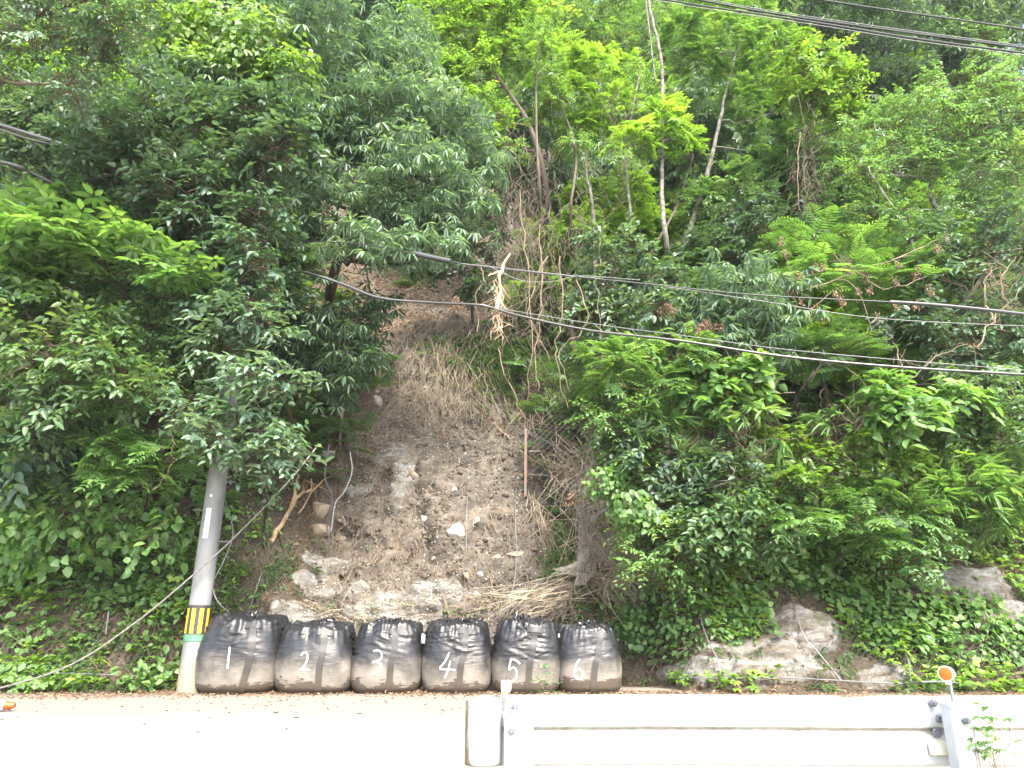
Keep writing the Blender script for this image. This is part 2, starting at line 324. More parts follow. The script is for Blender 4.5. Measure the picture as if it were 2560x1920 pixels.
def template(kind, k=1.0):
    """one spray in its own frame: X outward, Z up; returns (n,6,3), tone(n)"""
    P = []; T = []
    def twig(a, b, w=.006):
        a = np.array(a, float); b = np.array(b, float); dd = b-a; P.append(leaves(a, dd, (.1, .2, 1), np.linalg.norm(dd), w, 0, 0)); T.append(np.full(1, -.5))
        P.append(leaves(a, dd, (.1, 1, .1), np.linalg.norm(dd), w, 0, 0)); T.append(np.full(1, -.5))
    def add(o, d, nn, L, W, tone, **kw): x = leaves(o, d, nn, L, W, **kw); P.append(x); T.append(np.broadcast_to(tone, (len(x),)).copy())
    if kind == 'rosette':          # narrow drooping leaves in whorls
        for c in [(0.0, 0, 0), (.2, .08, .03), (.16, -.12, .0)]:
            c = np.array(c)+u(-.03, .03, 3); n = 9; a = np.linspace(0, 6.28, n, False)+u(-.3, .3, n)
            dd = np.stack([np.cos(a), np.sin(a), u(-.95, -.1, n)], 1); add(c+dd*.015, dd, np.stack([np.cos(a)*.6, np.sin(a)*.6, np.ones(n)], 1), u(.1, .15, n), u(.022, .032, n), u(.1, 1, n), bend=.25)
        twig((-.15, 0, -.05), (.2, .05, .02))
    elif kind in ('oval', 'small', 'big'):
        L0, n, ln, asp, nb = {'oval': (.22, 7, .088, .46, 4), 'small': (.26, 11, .052, .5, 4), 'big': (.24, 6, .14, .52, 3)}[kind]
        for br in range(nb):
            y0 = u(-1.3, 1.3); t = np.linspace(.08, 1, n); sg = np.where(np.arange(n) % 2, 1, -1)
            px = t*L0*math.cos(y0); pyy = t*L0*math.sin(y0); pz = u(-.12, .22)*t-.22*t*t*L0/.36*.8
            o = np.stack([px, pyy, pz], 1); fw = u(.5, 1.0, n)
            dd = np.stack([math.cos(y0)*fw-math.sin(y0)*sg, math.sin(y0)*fw+math.cos(y0)*sg, u(-1.0, .15, n)], 1)+u(-.35, .35, (n, 3))
            nn = np.stack([u(-.2, .8, n), u(-.6, .6, n), np.ones(n)], 1)
            add(o, dd, nn, ln*u(.75, 1.2, n), ln*asp*u(.85, 1.15, n), u(.05, 1, n), bend=.18)
            twig((-.1, 0, -.05), o[-1], .007)
    elif kind == 'pinnate':
        for br in range(4):
            y0 = u(-1.1, 1.1)+(br-1.5)*.6; Lr = u(.18, .3); m = 7; t = np.repeat(np.linspace(.2, .95, m), 2); sg = np.tile([1, -1], m); el = u(-.3, .7)
            hx = t*Lr*math.cos(el); z = t*Lr*math.sin(el)-.35*Lr*t*t
            o = np.stack([hx*math.cos(y0), hx*math.sin(y0), z], 1)
            fx = .55; dd = np.stack([math.cos(y0)*fx-math.sin(y0)*sg, math.sin(y0)*fx+math.cos(y0)*sg, u(-.45, -.1, 2*m)], 1)
            add(o, dd, (0, 0, 1)+u(-.25, .25, (2*m, 3)), u(.06, .085, 2*m), u(.022, .032, 2*m), u(.1, .9)+u(-.15, .15, 2*m), bend=.1)
            add(o[-1], (math.cos(y0), math.sin(y0), -.4), (0, 0, 1), .09, .03, .6)
            twig((0, 0, 0), o[-1], .005)
    elif kind == 'feather':
        for br in range(3):
            y0 = u(-.9, .9); Lr = u(.35, .5); m = 11; t = np.repeat(np.linspace(.15, 1, m), 2); sg = np.tile([1, -1], m)
            z = .12*t-.3*Lr*t*t; o = np.stack([t*Lr*math.cos(y0), t*Lr*math.sin(y0), z], 1)
            dd = np.stack([math.cos(y0)*.6-math.sin(y0)*sg, math.sin(y0)*.6+math.cos(y0)*sg, u(-.3, 0, 2*m)], 1)
            add(o, dd, (0, 0, 1)+u(-.2, .2, (2*m, 3)), .13*np.sin(t*2.6+.3), .02, u(.2, .8), bend=.1)
            twig((0, 0, 0), o[-1], .005)
    elif kind == 'fan':            # layered flat whorls of obovate leaves
        for c in [(0, 0, 0), (.2, .12, .0), (.25, -.12, .02)]:
            c = np.array(c)+u(-.03, .03, 3); n = 7; a = np.linspace(0, 6.28, n, False)+u(-.2, .2, n)
            dd = np.stack([np.cos(a), np.sin(a), u(-.35, .1, n)], 1); add(c+dd*.02, dd, (0, 0, 1)+u(-.2, .2, (n, 3)), u(.11, .16, n), u(.05, .065, n), u(.2, 1, n))
        twig((-.2, 0, -.03), (.2, 0, 0))
    elif kind == 'heart':          # climbers: broad leaves facing out
        n = 9; o = np.stack([u(-.02, .1, n), u(-.2, .2, n), u(-.22, .22, n)], 1)
        dd = np.stack([u(.1, .8, n), u(-.6, .6, n), u(-1, -.2, n)], 1); nn = np.stack([u(.6, 1, n), u(-.4, .4, n), u(.3, 1, n)], 1)
        add(o, dd, nn, u(.07, .12, n), u(.06, .095, n), u(.1, 1, n), bend=.1); twig((0, 0, .2), (.03, .1, -.2))
    elif kind == 'trifol':         # low ground creeper, three leaflets
        for q in range(4):
            c = np.array([u(-.12, .12), u(-.15, .15), u(.0, .14)]); y0 = u(0, 6.28)
            for a in (-1.1, 0, 1.1):
                dd = (math.cos(y0+a), math.sin(y0+a), u(-.4, 0)); add(c, dd, (u(-.1, .5), u(-.2, .2), 1), u(.06, .09), u(.04, .06), u(.1, 1))
            twig(c-(0, 0, .15), c, .005)
    elif kind == 'blade':
        for q in range(3):
            n = 5; c = np.tile([u(0, .15), u(-.12, .12), u(-.05, .15)], (n, 1)); a = u(-1.2, 1.2, n); dd = np.stack([np.cos(a), np.sin(a), u(-.6, .5, n)], 1)
            add(c, dd, np.stack([-dd[:, 2]*dd[:, 0], -dd[:, 2]*dd[:, 1], np.ones(n)], 1), u(.14, .24, n), u(.016, .026, n), u(.2, 1, n), bend=.3)
            twig(c[0]-(.05, 0, .3), c[0], .006)
    elif kind == 'deadcluster':
        n = 26; o = np.stack([u(-.07, .07, n), u(-.07, .07, n), u(-.26, .02, n)], 1); dd = np.stack([u(-.5, .5, n), u(-.5, .5, n), u(-1.2, -.5, n)], 1)
        add(o, dd, u(-1, 1, (n, 3)), u(.06, .11, n), u(.02, .035, n), u(0, 1, n), bend=.3, fold=.35)
    V = np.concatenate(P)*k; return V, np.concatenate(T)
TPL = {}
def tpls(kind, k):
    key = (kind, round(k, 2))
    if key not in TPL: TPL[key] = [template(kind, k) for _ in range(6)]
    return TPL[key]
def sprays(kind, pos, az, tilt, scale, tone, k=1.0, roll=None):
    """vectorised copies of spray templates -> verts, tones"""
    ts = tpls(kind, k); S = len(pos); which = rng.integers(0, len(ts), S); VV = []; TT = []
    for q, (V, T) in enumerate(ts):
        m = which == q; n = m.sum()
        if not n: continue
        a = az[m]; t = tilt[m]; ro = (rng.normal(0, .3, n) if roll is None else roll[m])
        ca, sa, ct, st, cr, sr = np.cos(a), np.sin(a), np.cos(t), np.sin(t), np.cos(ro), np.sin(ro)
        ex = np.stack([ca*ct, sa*ct, st], 1); ey0 = np.stack([-sa, ca, 0*a], 1); ez0 = np.cross(ex, ey0)
        ey = ey0*cr[:, None]+ez0*sr[:, None]; ez = np.cross(ex, ey)
        M = np.stack([ex, ey, ez], 2)*scale[m][:, None, None]
        W = np.einsum('sij,nvj->snvi', M, V)+pos[m][:, None, None, :]
        tt = np.where(T[None] < 0, T[None], np.clip(T[None]*.75+tone[m][:, None]+rng.normal(0, .1, (n, len(T))), 0, 2))
        VV.append(W.reshape(-1, 3)); TT.append(np.repeat(tt.reshape(-1), 6))
    return np.concatenate(VV), np.concatenate(TT)
def leafmesh(name, V, T, mat):
    n = len(V)//6; b = np.arange(n)[:, None]*6
    Q = np.concatenate([b+np.array([[0, 1, 2, 3]]), b+np.array([[0, 3, 4, 5]])], 1).reshape(-1, 4)
    return npmesh(name, V, Q, mat, {'tone': T})
LEAFCOUNT = [0]
SDENS = {'rosette': 16, 'oval': 13, 'small': 14, 'big': 16, 'pinnate': 11, 'feather': 12, 'fan': 15, 'heart': 30, 'blade': 18, 'trifol': 22}
def crown(name, kind, mat, clumps, origin, k=1.0, dens=1.0, young=.3, flat=1.0, parent=None):
    P = []; AZ = []; TI = []; TO = []
    for c, r in clumps:
        rx = np.array(r) if hasattr(r, '__len__') else np.array([r, r, r*flat])
        n = int(2.3*SDENS[kind]*dens*4.2*(rx[0]*rx[1]+rx[0]*rx[2]+rx[1]*rx[2])/3*3*.62/k**2*.62)+6
        d = rng.normal(size=(int(n*1.8), 3)); d /= np.linalg.norm(d, axis=1)[:, None]
        keep = (rng.random(len(d)) < np.where(d[:, 1] > .35, .35, 1))*(rng.random(len(d)) < np.where(d[:, 2] < -.3, .3, 1)); d = d[keep.astype(bool)][:n]
        rad = 1-.55*rng.random(len(d))**1.8
        lump = 1+.9*fbm(d[:, 0]*2+c[0]*3, d[:, 2]*2+c[2]*3+d[:, 1], 3)
        P.append(np.array(c)+d*rx*(rad*lump)[:, None]); AZ.append(np.arctan2(d[:, 1], d[:, 0])+rng.normal(0, .55, len(d)))
        TI.append(d[:, 2]*.55-.1+rng.normal(0, .22, len(d)))
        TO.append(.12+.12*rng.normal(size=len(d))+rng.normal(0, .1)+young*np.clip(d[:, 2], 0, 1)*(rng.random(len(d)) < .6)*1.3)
    P = np.concatenate(P)-np.array(origin); AZ = np.concatenate(AZ); TI = np.concatenate(TI); TO = np.clip(np.concatenate(TO), 0, 1.3)
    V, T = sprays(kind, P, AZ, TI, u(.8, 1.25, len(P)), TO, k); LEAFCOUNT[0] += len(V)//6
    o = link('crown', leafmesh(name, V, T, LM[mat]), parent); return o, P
def branch_mb(base, trunk, clumps, r0, spray_pts, seed, nsub=5):
    """trunk polyline and limbs to each clump, limbs to spray groups"""
    rr = random.Random(seed); mb = MB(); n = max(10, int(sum((Vector(trunk[i+1])-Vector(trunk[i])).length for i in range(len(trunk)-1))*3))
    tp = wig(trunk, n, r0*.13, seed); mb.tube(tp, [r0*(1-.72*i/(n-1))*(1.25 if i == 0 else 1) for i in range(n)], 8)
    for c, r in clumps:
        c = Vector(c); rz = r if not hasattr(r, '__len__') else r[2]
        best = min(range(n//3, n), key=lambda i: (tp[i]-c).length+max(0, tp[i].z-c.z)*1.5+ (n-i)*.02)
        a = tp[best]; L = (c-a).length
        if L < .15: continue
        rb = max(.012, r0*(1-.72*best/(n-1))*.5); md = a.lerp(c, .5)+Vector((rr.gauss(0, .1*L), rr.gauss(0, .1*L), -.02*L))
        bp = wig([a, md, c], 7, .02*L, rr.random()); mb.tube(bp, [rb*(1-.6*i/6) for i in range(7)], 5, False)
        for q in range(nsub):
            v = Vector((rr.gauss(0, 1), rr.gauss(0, 1)-.3, rr.gauss(.2, .8))).normalized(); rv = v*(.9*rz)
            s = bp[rr.randint(3, 6)]; mb.tube(wig([s, s.lerp(c+rv, .55)+Vector((0, 0, .05)), c+rv], 5, .02, rr.random()), [rb*.4, rb*.33, rb*.26, rb*.2, .004], 4, False)
    return mb
def C(px, py, Y, rpx, az=1.0, ay=1.0):
    r = rpx*mpp(py, Y); return (tuple(at(px, py, Y)), (r, r*ay, r*az))
def plant(name, cat, label, kind, mat, Y, spec, base=None, mid=None, r0=.09, k=1.0, dens=1.0, young=.3, az=.85, bark=None, group=None, nsub=5, seed=None, dY=.6):
    """spec: list of (px,py,rpx[,dY]); base: px,py of the foot on the slope"""
    cl = []; k *= 1.7
    for s in spec:
        yy = Y+(s[3] if len(s) > 3 else rng.uniform(-dY, dY)*.6); cl.append(C(s[0], s[1], yy, s[2], az))
    mean = np.mean([c[0] for c in cl], 0)
    if base:
        b, _ = hit(*base)
    else:
        lo = min(cl, key=lambda c: c[0][2])[0]; bx = .6*mean[0]+.4*lo[0]
        cand = [Vector((bx, yy, gz(bx, yy))) for yy in np.arange(12.9, max(13.2, Y+5.5), .12)]
        b = min(cand, key=lambda q: abs(q.z-(lo[2]-.25)))
    b = b-Vector((0, 0, .15))
    root = empty(name, b, label, cat, group); sd = seed or random.randint(0, 99999)
    trunk = [b]+[at(*m) if len(m) == 3 else at(m[0], m[1], Y) for m in (mid or [])]
    top = Vector(max(cl, key=lambda c: c[0][2])[0]); mv = Vector(mean)
    if not mid: trunk.append(b.lerp(mv, .55)+Vector((random.uniform(-.2, .2), .25, -.1)))
    if not mid or len(mid) < 2: trunk.append(mv)
    trunk.append(trunk[-1].lerp(top, .8) if (trunk[-1]-top).length > .3 else trunk[-1]+Vector((0, 0, .3)))
    cr, P = crown(name+'_leaves', kind, mat, cl, b, k, dens, young, parent=root)
    mb = branch_mb(b, trunk, cl, r0, P, sd, nsub); mb.build('trunk', bark or BARK, root)
    return root

# ------------------------------------------------------------------ trees and shrubs one can tell apart
exec_plants = True
P_ = plant
P_('evergreen_tree', 'tree', 'large evergreen with narrow drooping grey-green leaves leaning over the top of the landslide', 'rosette', 'grey', 14.2,
   [(900,160,88),(1000,190,90),(820,230,80),(940,300,105),(1060,310,95),(1145,430,85),(1050,460,105),(930,410,90),(1010,570,85),(1120,540,80),(1150,330,60),(750,470,80),(830,520,85),(700,560,80),(610,540,60),(880,640,60,-.8),(980,640,60,-.8),(850,330,80),(1000,90,55),(1080,620,45,-1)],
   base=(800,845), mid=[(832,700,15.6),(870,560,15.0),(930,400,14.5)], r0=.15, young=.25, dens=1.1, az=.9)
P_('evergreen_tree', 'tree', 'low dark evergreen spreading left of the bare slope under the black cable', 'rosette', 'dark', 14.3,
   [(800,850,95),(880,930,55),(760,930,65),(700,880,60),(860,830,60),(920,780,40),(820,980,40)], base=(790,1010), r0=.06, young=.05)
P_('broadleaf_tree', 'tree', 'big dark glossy-leaved evergreen filling the left in front of the pole top', 'oval', 'dark', 11.6,
   [(300,350,95),(420,320,105),(540,330,100),(640,300,80),(690,400,85),(350,460,105),(470,480,105),(590,460,95),(430,580,85),(540,570,85),(640,540,55),(260,430,75),(330,560,60),(700,290,60),(740,360,50)], r0=.16, young=.1, dens=1.15)
P_('vine_covered_tree', 'tree', 'tree top smothered in bright climbing vine beside the upper end of the pole', 'heart', 'lime', 12.3,
   [(450,100,80),(560,85,85),(650,110,80),(720,190,65),(500,180,70),(620,180,70),(420,170,55)], r0=.1, young=.6, k=.8)
P_('broadleaf_tree', 'tree', 'drooping grey-leaved tree just under the bright vine-covered crown', 'rosette', 'grey', 12.6,
   [(440,240,70),(540,240,80),(640,250,70),(730,270,60),(400,130,50),(780,120,55),(800,60,60),(720,60,50)], r0=.1, young=.2)
P_('broadleaf_tree', 'tree', 'glossy medium tree at the left edge where the thick cables come in', 'oval', 'grey', 12.6,
   [(40,320,85),(150,300,90),(100,420,75),(230,260,75),(20,240,70),(200,370,70),(30,460,60),(160,480,60)], r0=.1, young=.3)
P_('broadleaf_tree', 'tree', 'sunlit yellow-green tree behind the dark boughs of the upper left corner', 'oval', 'lime', 16.5,
   [(120,210,110),(250,210,90),(340,150,80),(30,150,90),(380,240,60),(180,130,80),(330,60,70),(410,60,60)], r0=.12, young=.8, k=1.2)
P_('broadleaf_tree', 'tree', 'dark small-leaved boughs hanging in from the upper left corner', 'small', 'dark', 9.6,
   [(60,30,100),(180,20,100),(290,60,75),(230,150,65),(90,120,75),(330,-20,80),(170,210,40),(20,200,40),(310,130,45)], base=(-260,1000), mid=[(-300,500,11.5),(-120,200,10.2),(80,40,9.6)], r0=.12, young=.1, dens=.8)
P_('broadleaf_shrub', 'shrub', 'tiered bright shrub of large leaves spread flat above the left bank', 'fan', 'fresh', 11.2,
   [(60,610,70),(150,590,75),(250,600,75),(340,635,65),(420,665,50),(60,680,70),(180,660,60),(480,685,30),(130,545,40)], r0=.06, young=.35, az=.4, k=.95)
P_('broadleaf_shrub', 'shrub', 'few big rounded leaves poking up behind the tiered shrub at left', 'big', 'fresh', 11.9,
   [(130,520,45),(210,530,45),(60,540,30),(300,570,40)], r0=.03, young=.1, az=.7)
P_('broadleaf_tree', 'tree', 'full drooping mid-green tree at the left edge with shingled oval leaves', 'oval', 'mid', 11.4,
   [(60,760,75),(150,790,80),(230,850,75),(120,890,95),(250,930,75),(60,990,85),(180,1000,75),(285,985,55),(90,1070,55),(10,880,80),(10,700,70),(170,710,55)], r0=.09, young=.45, dens=1.1)
P_('broadleaf_shrub', 'shrub', 'slender grey-green shrub with loose sprays hiding the middle of the pole', 'oval', 'grey', 11.5,
   [(600,790,60),(520,790,50),(660,840,55),(560,880,65),(650,940,50),(480,1010,45),(600,1060,65),(680,1090,50),(640,1170,38),(545,1095,50),(700,960,45),(510,1060,40),(710,1130,30)], base=(665,1290), mid=[(668,1200,12.9),(672,1130,12.6),(640,1000,12.2)], r0=.028, young=.2, dens=.85)
P_('broadleaf_shrub', 'shrub', 'twiggy fine-leaved bush between the drooping left tree and the pole', 'small', 'mid', 12.3,
   [(400,880,60),(450,930,60),(380,970,50),(480,860,50),(350,830,50),(510,930,45),(450,1020,50),(520,700,50),(470,740,50),(570,720,40)], r0=.04, young=.35, dens=.75)
P_('sumac_shrub', 'shrub', 'sumac-like shrub with paired leaflets beside the pole below the left trees', 'pinnate', 'fresh', 12.0,
   [(330,1130,50),(430,1150,50),(260,1110,45),(380,1200,40),(500,1130,30),(300,1190,35)], base=(330,1330), r0=.03, young=.25, az=.7)
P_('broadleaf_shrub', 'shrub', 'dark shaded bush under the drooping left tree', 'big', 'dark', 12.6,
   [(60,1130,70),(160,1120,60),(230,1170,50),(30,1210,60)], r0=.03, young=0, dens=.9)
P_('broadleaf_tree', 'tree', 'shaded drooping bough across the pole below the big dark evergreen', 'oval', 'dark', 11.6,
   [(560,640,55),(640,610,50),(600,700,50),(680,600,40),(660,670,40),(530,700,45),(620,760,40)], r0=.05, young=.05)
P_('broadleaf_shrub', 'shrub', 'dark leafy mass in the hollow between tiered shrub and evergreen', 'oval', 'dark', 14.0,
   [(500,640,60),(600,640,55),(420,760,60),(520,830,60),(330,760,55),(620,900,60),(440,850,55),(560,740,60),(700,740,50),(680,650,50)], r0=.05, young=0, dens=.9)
P_('leafy_bush', 'bush', 'bright heart-leaved bush on the bank left of the pole under the sumac', 'heart', 'fresh', 12.75,
   [(90,1290,65),(190,1270,55),(40,1370,50),(140,1350,45),(400,1350,40),(340,1290,45),(270,1350,40)], r0=.02, young=.4, dens=.5, az=.7)
P_('leafy_bush', 'bush', 'yellow-green sunlit bush behind the evergreen trunk at the top of the scar', 'trifol', 'lime', 18.5,
   [(720,720,55),(760,760,45),(690,790,40),(840,760,40)], r0=.03, young=.7, dens=.8)
# right half
P_('broadleaf_tree', 'tree', 'tall lime tree just right of the big evergreen, crown cut by the top edge', 'oval', 'lime', 19,
   [(1110,60,85),(1230,60,100),(1170,180,70),(1100,220,65),(1330,50,85),(1210,290,65),(1260,370,50),(1140,130,70),(1290,140,60)], base=(1400,760), mid=[(1380,560,19.5),(1330,330,19.2),(1230,150,19)], r0=.12, young=.4, k=1.0)
P_('broadleaf_tree', 'tree', 'rounded yellow-tipped crown at top centre with ash-like leaves', 'pinnate', 'lime', 17,
   [(1390,160,60),(1480,200,70),(1420,245,65),(1530,275,50),(1370,300,45),(1440,320,45),(1510,160,40)], base=(1500,840), mid=[(1488,700,17.6),(1482,520,17.4),(1465,400,17.2)], r0=.07, young=.6, bark=BARKP)
P_('broadleaf_tree', 'tree', 'slim pale-barked tree with a small bright tuft in front of its upright stem', 'pinnate', 'lime', 16,
   [(1640,330,55),(1585,360,40),(1695,350,42),(1650,290,35)], base=(1668,780), mid=[(1668,640,16.4),(1655,480,16.2),(1656,300,16.2),(1652,150,16.2),(1625,20,16.2),(1600,-120,16.2)], r0=.07, young=.7, bark=BARKP)
P_('broadleaf_tree', 'tree', 'forked tree leaning right with thin airy crown under the upper right cables', 'pinnate', 'fresh', 17.5,
   [(1820,120,80),(1740,170,65),(1900,190,60),(1860,50,70),(1700,90,55),(1780,50,70),(1950,280,40),(1850,250,50),(1920,90,55),(2000,350,35)], base=(1650,800), mid=[(1700,640,18),(1760,470,17.8),(1795,320,17.6),(1815,230,17.5)], r0=.09, young=.45, dens=.7, k=.8, bark=BARKP)
P_('broadleaf_tree', 'tree', 'compact bright crown hanging over a brown vine curtain right of centre', 'oval', 'lime', 15.8,
   [(2000,180,60),(2065,165,60),(2105,230,50),(2000,240,50),(2110,290,35),(1960,130,45),(2050,250,45)], r0=.07, young=.5)
P_('broadleaf_tree', 'tree', 'dark tree high on the slope under the upper right cables', 'rosette', 'dark', 24,
   [(1980,40,90),(2090,50,80),(2200,150,85),(2150,230,70),(2070,110,70),(2250,240,70),(1900,20,60),(2230,60,70)], r0=.14, young=.2, k=1.4)
P_('broadleaf_tree', 'tree', 'lighter tree with drooping tufts at the top behind the dark one', 'rosette', 'grey', 26,
   [(2300,30,110),(2420,40,110),(2520,60,100),(2330,150,80),(2270,110,80),(2440,130,80)], r0=.14, young=.6, k=1.5)
P_('airy_tree', 'tree', 'large pale feathery tree filling the upper right edge', 'small', 'pale', 14.6,
   [(2210,340,75),(2300,290,90),(2420,240,95),(2510,310,95),(2250,430,80),(2380,390,90),(2490,430,80),(2130,430,55),(2330,510,75),(2550,190,70),(2180,530,50),(2450,540,60),(2270,600,50)], base=(2440,830), mid=[(2390,700,15),(2360,560,14.8),(2330,440,14.6)], r0=.1, young=.4, dens=.85, bark=BARKP)
P_('mimosa_tree', 'tree', 'mimosa with flat ferny fronds behind the hanging dead leaf clusters', 'feather', 'fresh', 14,
   [(2080,690,65),(2180,720,60),(2000,740,45),(2130,640,50),(2250,690,45),(1990,660,40),(2050,600,45)], r0=.05, young=.3, az=.55)
P_('mimosa_tree', 'tree', 'leaning mimosa below the lower cable with a bare mossy stem', 'feather', 'mid', 13.1,
   [(2030,880,40),(2080,900,35),(1980,900,30),(2130,910,30)], base=(1955,1050), mid=[(2010,960,13.3),(2060,905,13.1)], r0=.045, young=.2, az=.6, bark=BARKP)
P_('broadleaf_tree', 'tree', 'dense dark bush-like tree in the middle right behind the cables', 'oval', 'dark', 15.6,
   [(1850,560,65),(1920,600,70),(1780,640,60),(1720,680,55),(1960,660,55),(1850,690,70),(1900,520,45),(2010,600,45),(1800,590,50)], r0=.08, young=.15)
P_('broadleaf_tree', 'tree', 'green layered tree above the dark bush in the middle right', 'pinnate', 'mid', 18,
   [(1900,440,75),(1990,430,75),(2080,400,65),(1830,470,60),(2070,500,60),(1950,370,60),(2150,480,50),(1760,520,50),(2120,570,60),(2000,520,60)], r0=.1, young=.35, dens=1.1)
P_('broadleaf_tree', 'tree', 'shaded tree at the right edge between the two thick cables', 'oval', 'dark', 14.2,
   [(2350,700,75),(2480,650,80),(2530,760,70),(2420,820,75),(2270,800,65),(2500,880,70),(2380,900,60),(2340,610,50),(2550,560,60)], r0=.09, young=.1)
P_('broadleaf_tree', 'tree', 'right-hand dark tree rising from the hollow beside the bright bushes', 'oval', 'mid', 13.4,
   [(2500,1000,75),(2420,1060,60),(2530,1100,70),(2450,960,60),(2350,1080,50),(2480,1180,65)], r0=.06, young=.25)
P_('broadleaf_shrub', 'shrub', 'pale whorled-leaf shrub rising through the cables near the dry leaf ball', 'rosette', 'grey', 13.0,
   [(1880,760,55),(1950,800,50),(1830,810,55),(1900,860,45),(1770,760,45),(1850,700,50),(1960,730,40),(1780,850,40)], r0=.04, young=.15, dens=.9)
P_('broadleaf_shrub', 'shrub', 'grey-green shrub above the lower cable just right of the vine tangle', 'oval', 'grey', 14.2,
   [(1520,700,50),(1480,780,50),(1580,730,50),(1540,840,45),(1640,780,55),(1470,880,40),(1560,640,50),(1650,690,50),(1500,620,45)], r0=.05, young=.2)
P_('sumac_shrub', 'shrub', 'bright ash-leaved sapling on a mossy leaning stem right of the scar', 'pinnate', 'fresh', 12.9,
   [(1560,910,42),(1630,910,50),(1700,880,48),(1520,950,35),(1650,960,40),(1720,930,40),(1590,870,40),(1500,890,30)], base=(1590,1110), mid=[(1630,1010,13.4),(1675,940,13.1)], r0=.04, young=.45, az=.6, bark=simple('mossy_bark', (.2, .2, .06), .9, scale=8, c2=(.1, .09, .04)))
P_('leafy_bush', 'bush', 'bush of clean oval leaves hanging under the lower cable', 'big', 'fresh', 12.9,
   [(1800,930,45),(1850,980,42),(1750,980,35),(1880,920,30),(1810,1010,30)], r0=.025, young=.2, az=.7)
P_('leafy_bush', 'bush', 'sapling of big bright leaves on a broken stump at right', 'big', 'fresh', 12.7,
   [(2230,1000,45),(2190,970,35),(2280,1010,38),(2250,1050,30),(2400,990,42),(2350,1010,30)], base=(2225,1150), r0=.035, young=.3, az=.7)
P_('leafy_bush', 'bush', 'dense blue-green bush on the right bank next to the straw heap', 'oval', 'grey', 13.1,
   [(1640,1150,65),(1720,1200,75),(1660,1280,55),(1800,1170,65),(1570,1100,45),(1610,1220,45)], r0=.03, young=.15)
P_('leafy_bush', 'bush', 'dark glossy bush lowest in the middle of the right bank', 'oval', 'mid', 12.9,
   [(1760,1330,75),(1850,1290,70),(1690,1370,55),(1900,1360,60),(1800,1400,45),(1840,1220,60)], r0=.03, young=.1)
P_('leafy_bush', 'bush', 'yellow-green sunlit bush along the crest of the right bank', 'trifol', 'lime', 13.0,
   [(1950,1130,60),(2040,1160,65),(2120,1190,60),(1990,1220,60),(2180,1120,50),(1900,1110,45),(2280,1180,50)], r0=.02, young=.6, dens=1.2)
P_('sumac_shrub', 'shrub', 'fresh ferny-leaved sumac hanging over the rock of the right bank', 'pinnate', 'fresh', 12.7,
   [(2180,1240,50),(2260,1280,55),(2130,1320,50),(2200,1360,40),(2060,1300,50),(1990,1310,45)], r0=.03, young=.4, az=.65)
P_('leafy_bush', 'bush', 'rounded small-leaved bush drooping over the right bank', 'small', 'pale', 12.8,
   [(2300,1350,60),(2260,1400,40),(2340,1290,50),(2230,1320,45)], r0=.02, young=.5, dens=1.1)
P_('bamboo_grass', 'bamboo', 'bamboo grass with long blades at the right edge of the bank', 'blade', 'fresh', 12.9,
   [(2440,1250,60),(2500,1330,60),(2400,1180,40),(2540,1260,50),(2370,1240,40)], r0=.012, young=.5)
P_('bamboo_grass', 'bamboo', 'pale bamboo grass between the blue-green bush and leaning mimosa', 'blade', 'pale', 13.0,
   [(1700,1180,35),(1630,1060,40),(1900,1060,45),(1760,1090,40),(2090,1080,40)], r0=.012, young=.5, dens=.8)
P_('vine_clump', 'vine', 'heart-leaved vine clump on top of the hanging wire net', 'heart', 'fresh', 12.9,
   [(1540,1230,38),(1580,1270,35),(1600,1320,30),(1500,1210,20),(1560,1190,30)], base=(1560,1350), r0=.012, young=.3, k=.62)
P_('leafy_bush', 'bush', 'light bush spilling down right of the straw heap', 'small', 'fresh', 13.0,
   [(1620,1340,50),(1600,1410,30),(1670,1440,35),(1580,1140,40),(1530,1050,50),(1560,1110,40)], r0=.02, young=.45)
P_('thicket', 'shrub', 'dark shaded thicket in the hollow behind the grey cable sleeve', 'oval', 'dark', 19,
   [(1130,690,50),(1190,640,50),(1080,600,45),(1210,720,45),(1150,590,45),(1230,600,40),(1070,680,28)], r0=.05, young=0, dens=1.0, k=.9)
P_('leafy_bush', 'bush', 'light drooping foliage over the leaf-covered channel beside the evergreen trunk', 'oval', 'mid', 16.5,
   [(960,560,45),(1030,600,40),(900,590,40),(1010,660,30),(790,620,45),(760,680,40)], r0=.03, young=.3, dens=.8, k=.9)
for pts_, cl_, lb_ in [([(1345,760),(1350,520,15.8),(1340,300,15.8),(1345,120,15.8)], [(1345,110,35),(1370,180,25)], 'thin dark stem rising through the vine tangle left of the ash-leaved crown'),
   ([(1440,760),(1425,560,16.4),(1440,380,16.4),(1395,250,16.4)], [(1390,250,30),(1440,360,20)], 'thin crooked stem behind the brown vines'),
   ([(1545,760),(1575,560,16.6),(1565,380,16.6),(1600,180,16.6)], [(1600,180,32),(1560,300,24)], 'thin pale stem between the ash-leaved crown and the slim tuft tree'),
   ([(1600,800),(1630,640,16.8),(1690,520,16.8),(1730,400,16.8)], [(1735,395,30),(1690,500,22)], 'thin dark stem slanting up to the right beside the forked tree'),
   ([(1760,800),(1790,640,17),(1900,480,17),(2010,400,17)], [(2010,400,36),(1900,470,24)], 'long thin limb slanting right above the dark bush-like tree'),
   ([(2330,840),(2300,680,14.2),(2260,560,14.2),(2180,440,14.2)], [(2180,440,30),(2250,540,24)], 'bare grey stem rising left under the pale feathery tree')]:
    P_('slender_tree', 'tree', lb_, 'small', 'fresh', pts_[1][2], cl_, base=pts_[0], mid=pts_[1:], r0=.045, young=.3, dens=.8, k=.8, bark=BARKP if 'pale' in lb_ or 'grey' in lb_ else BARK, nsub=3)
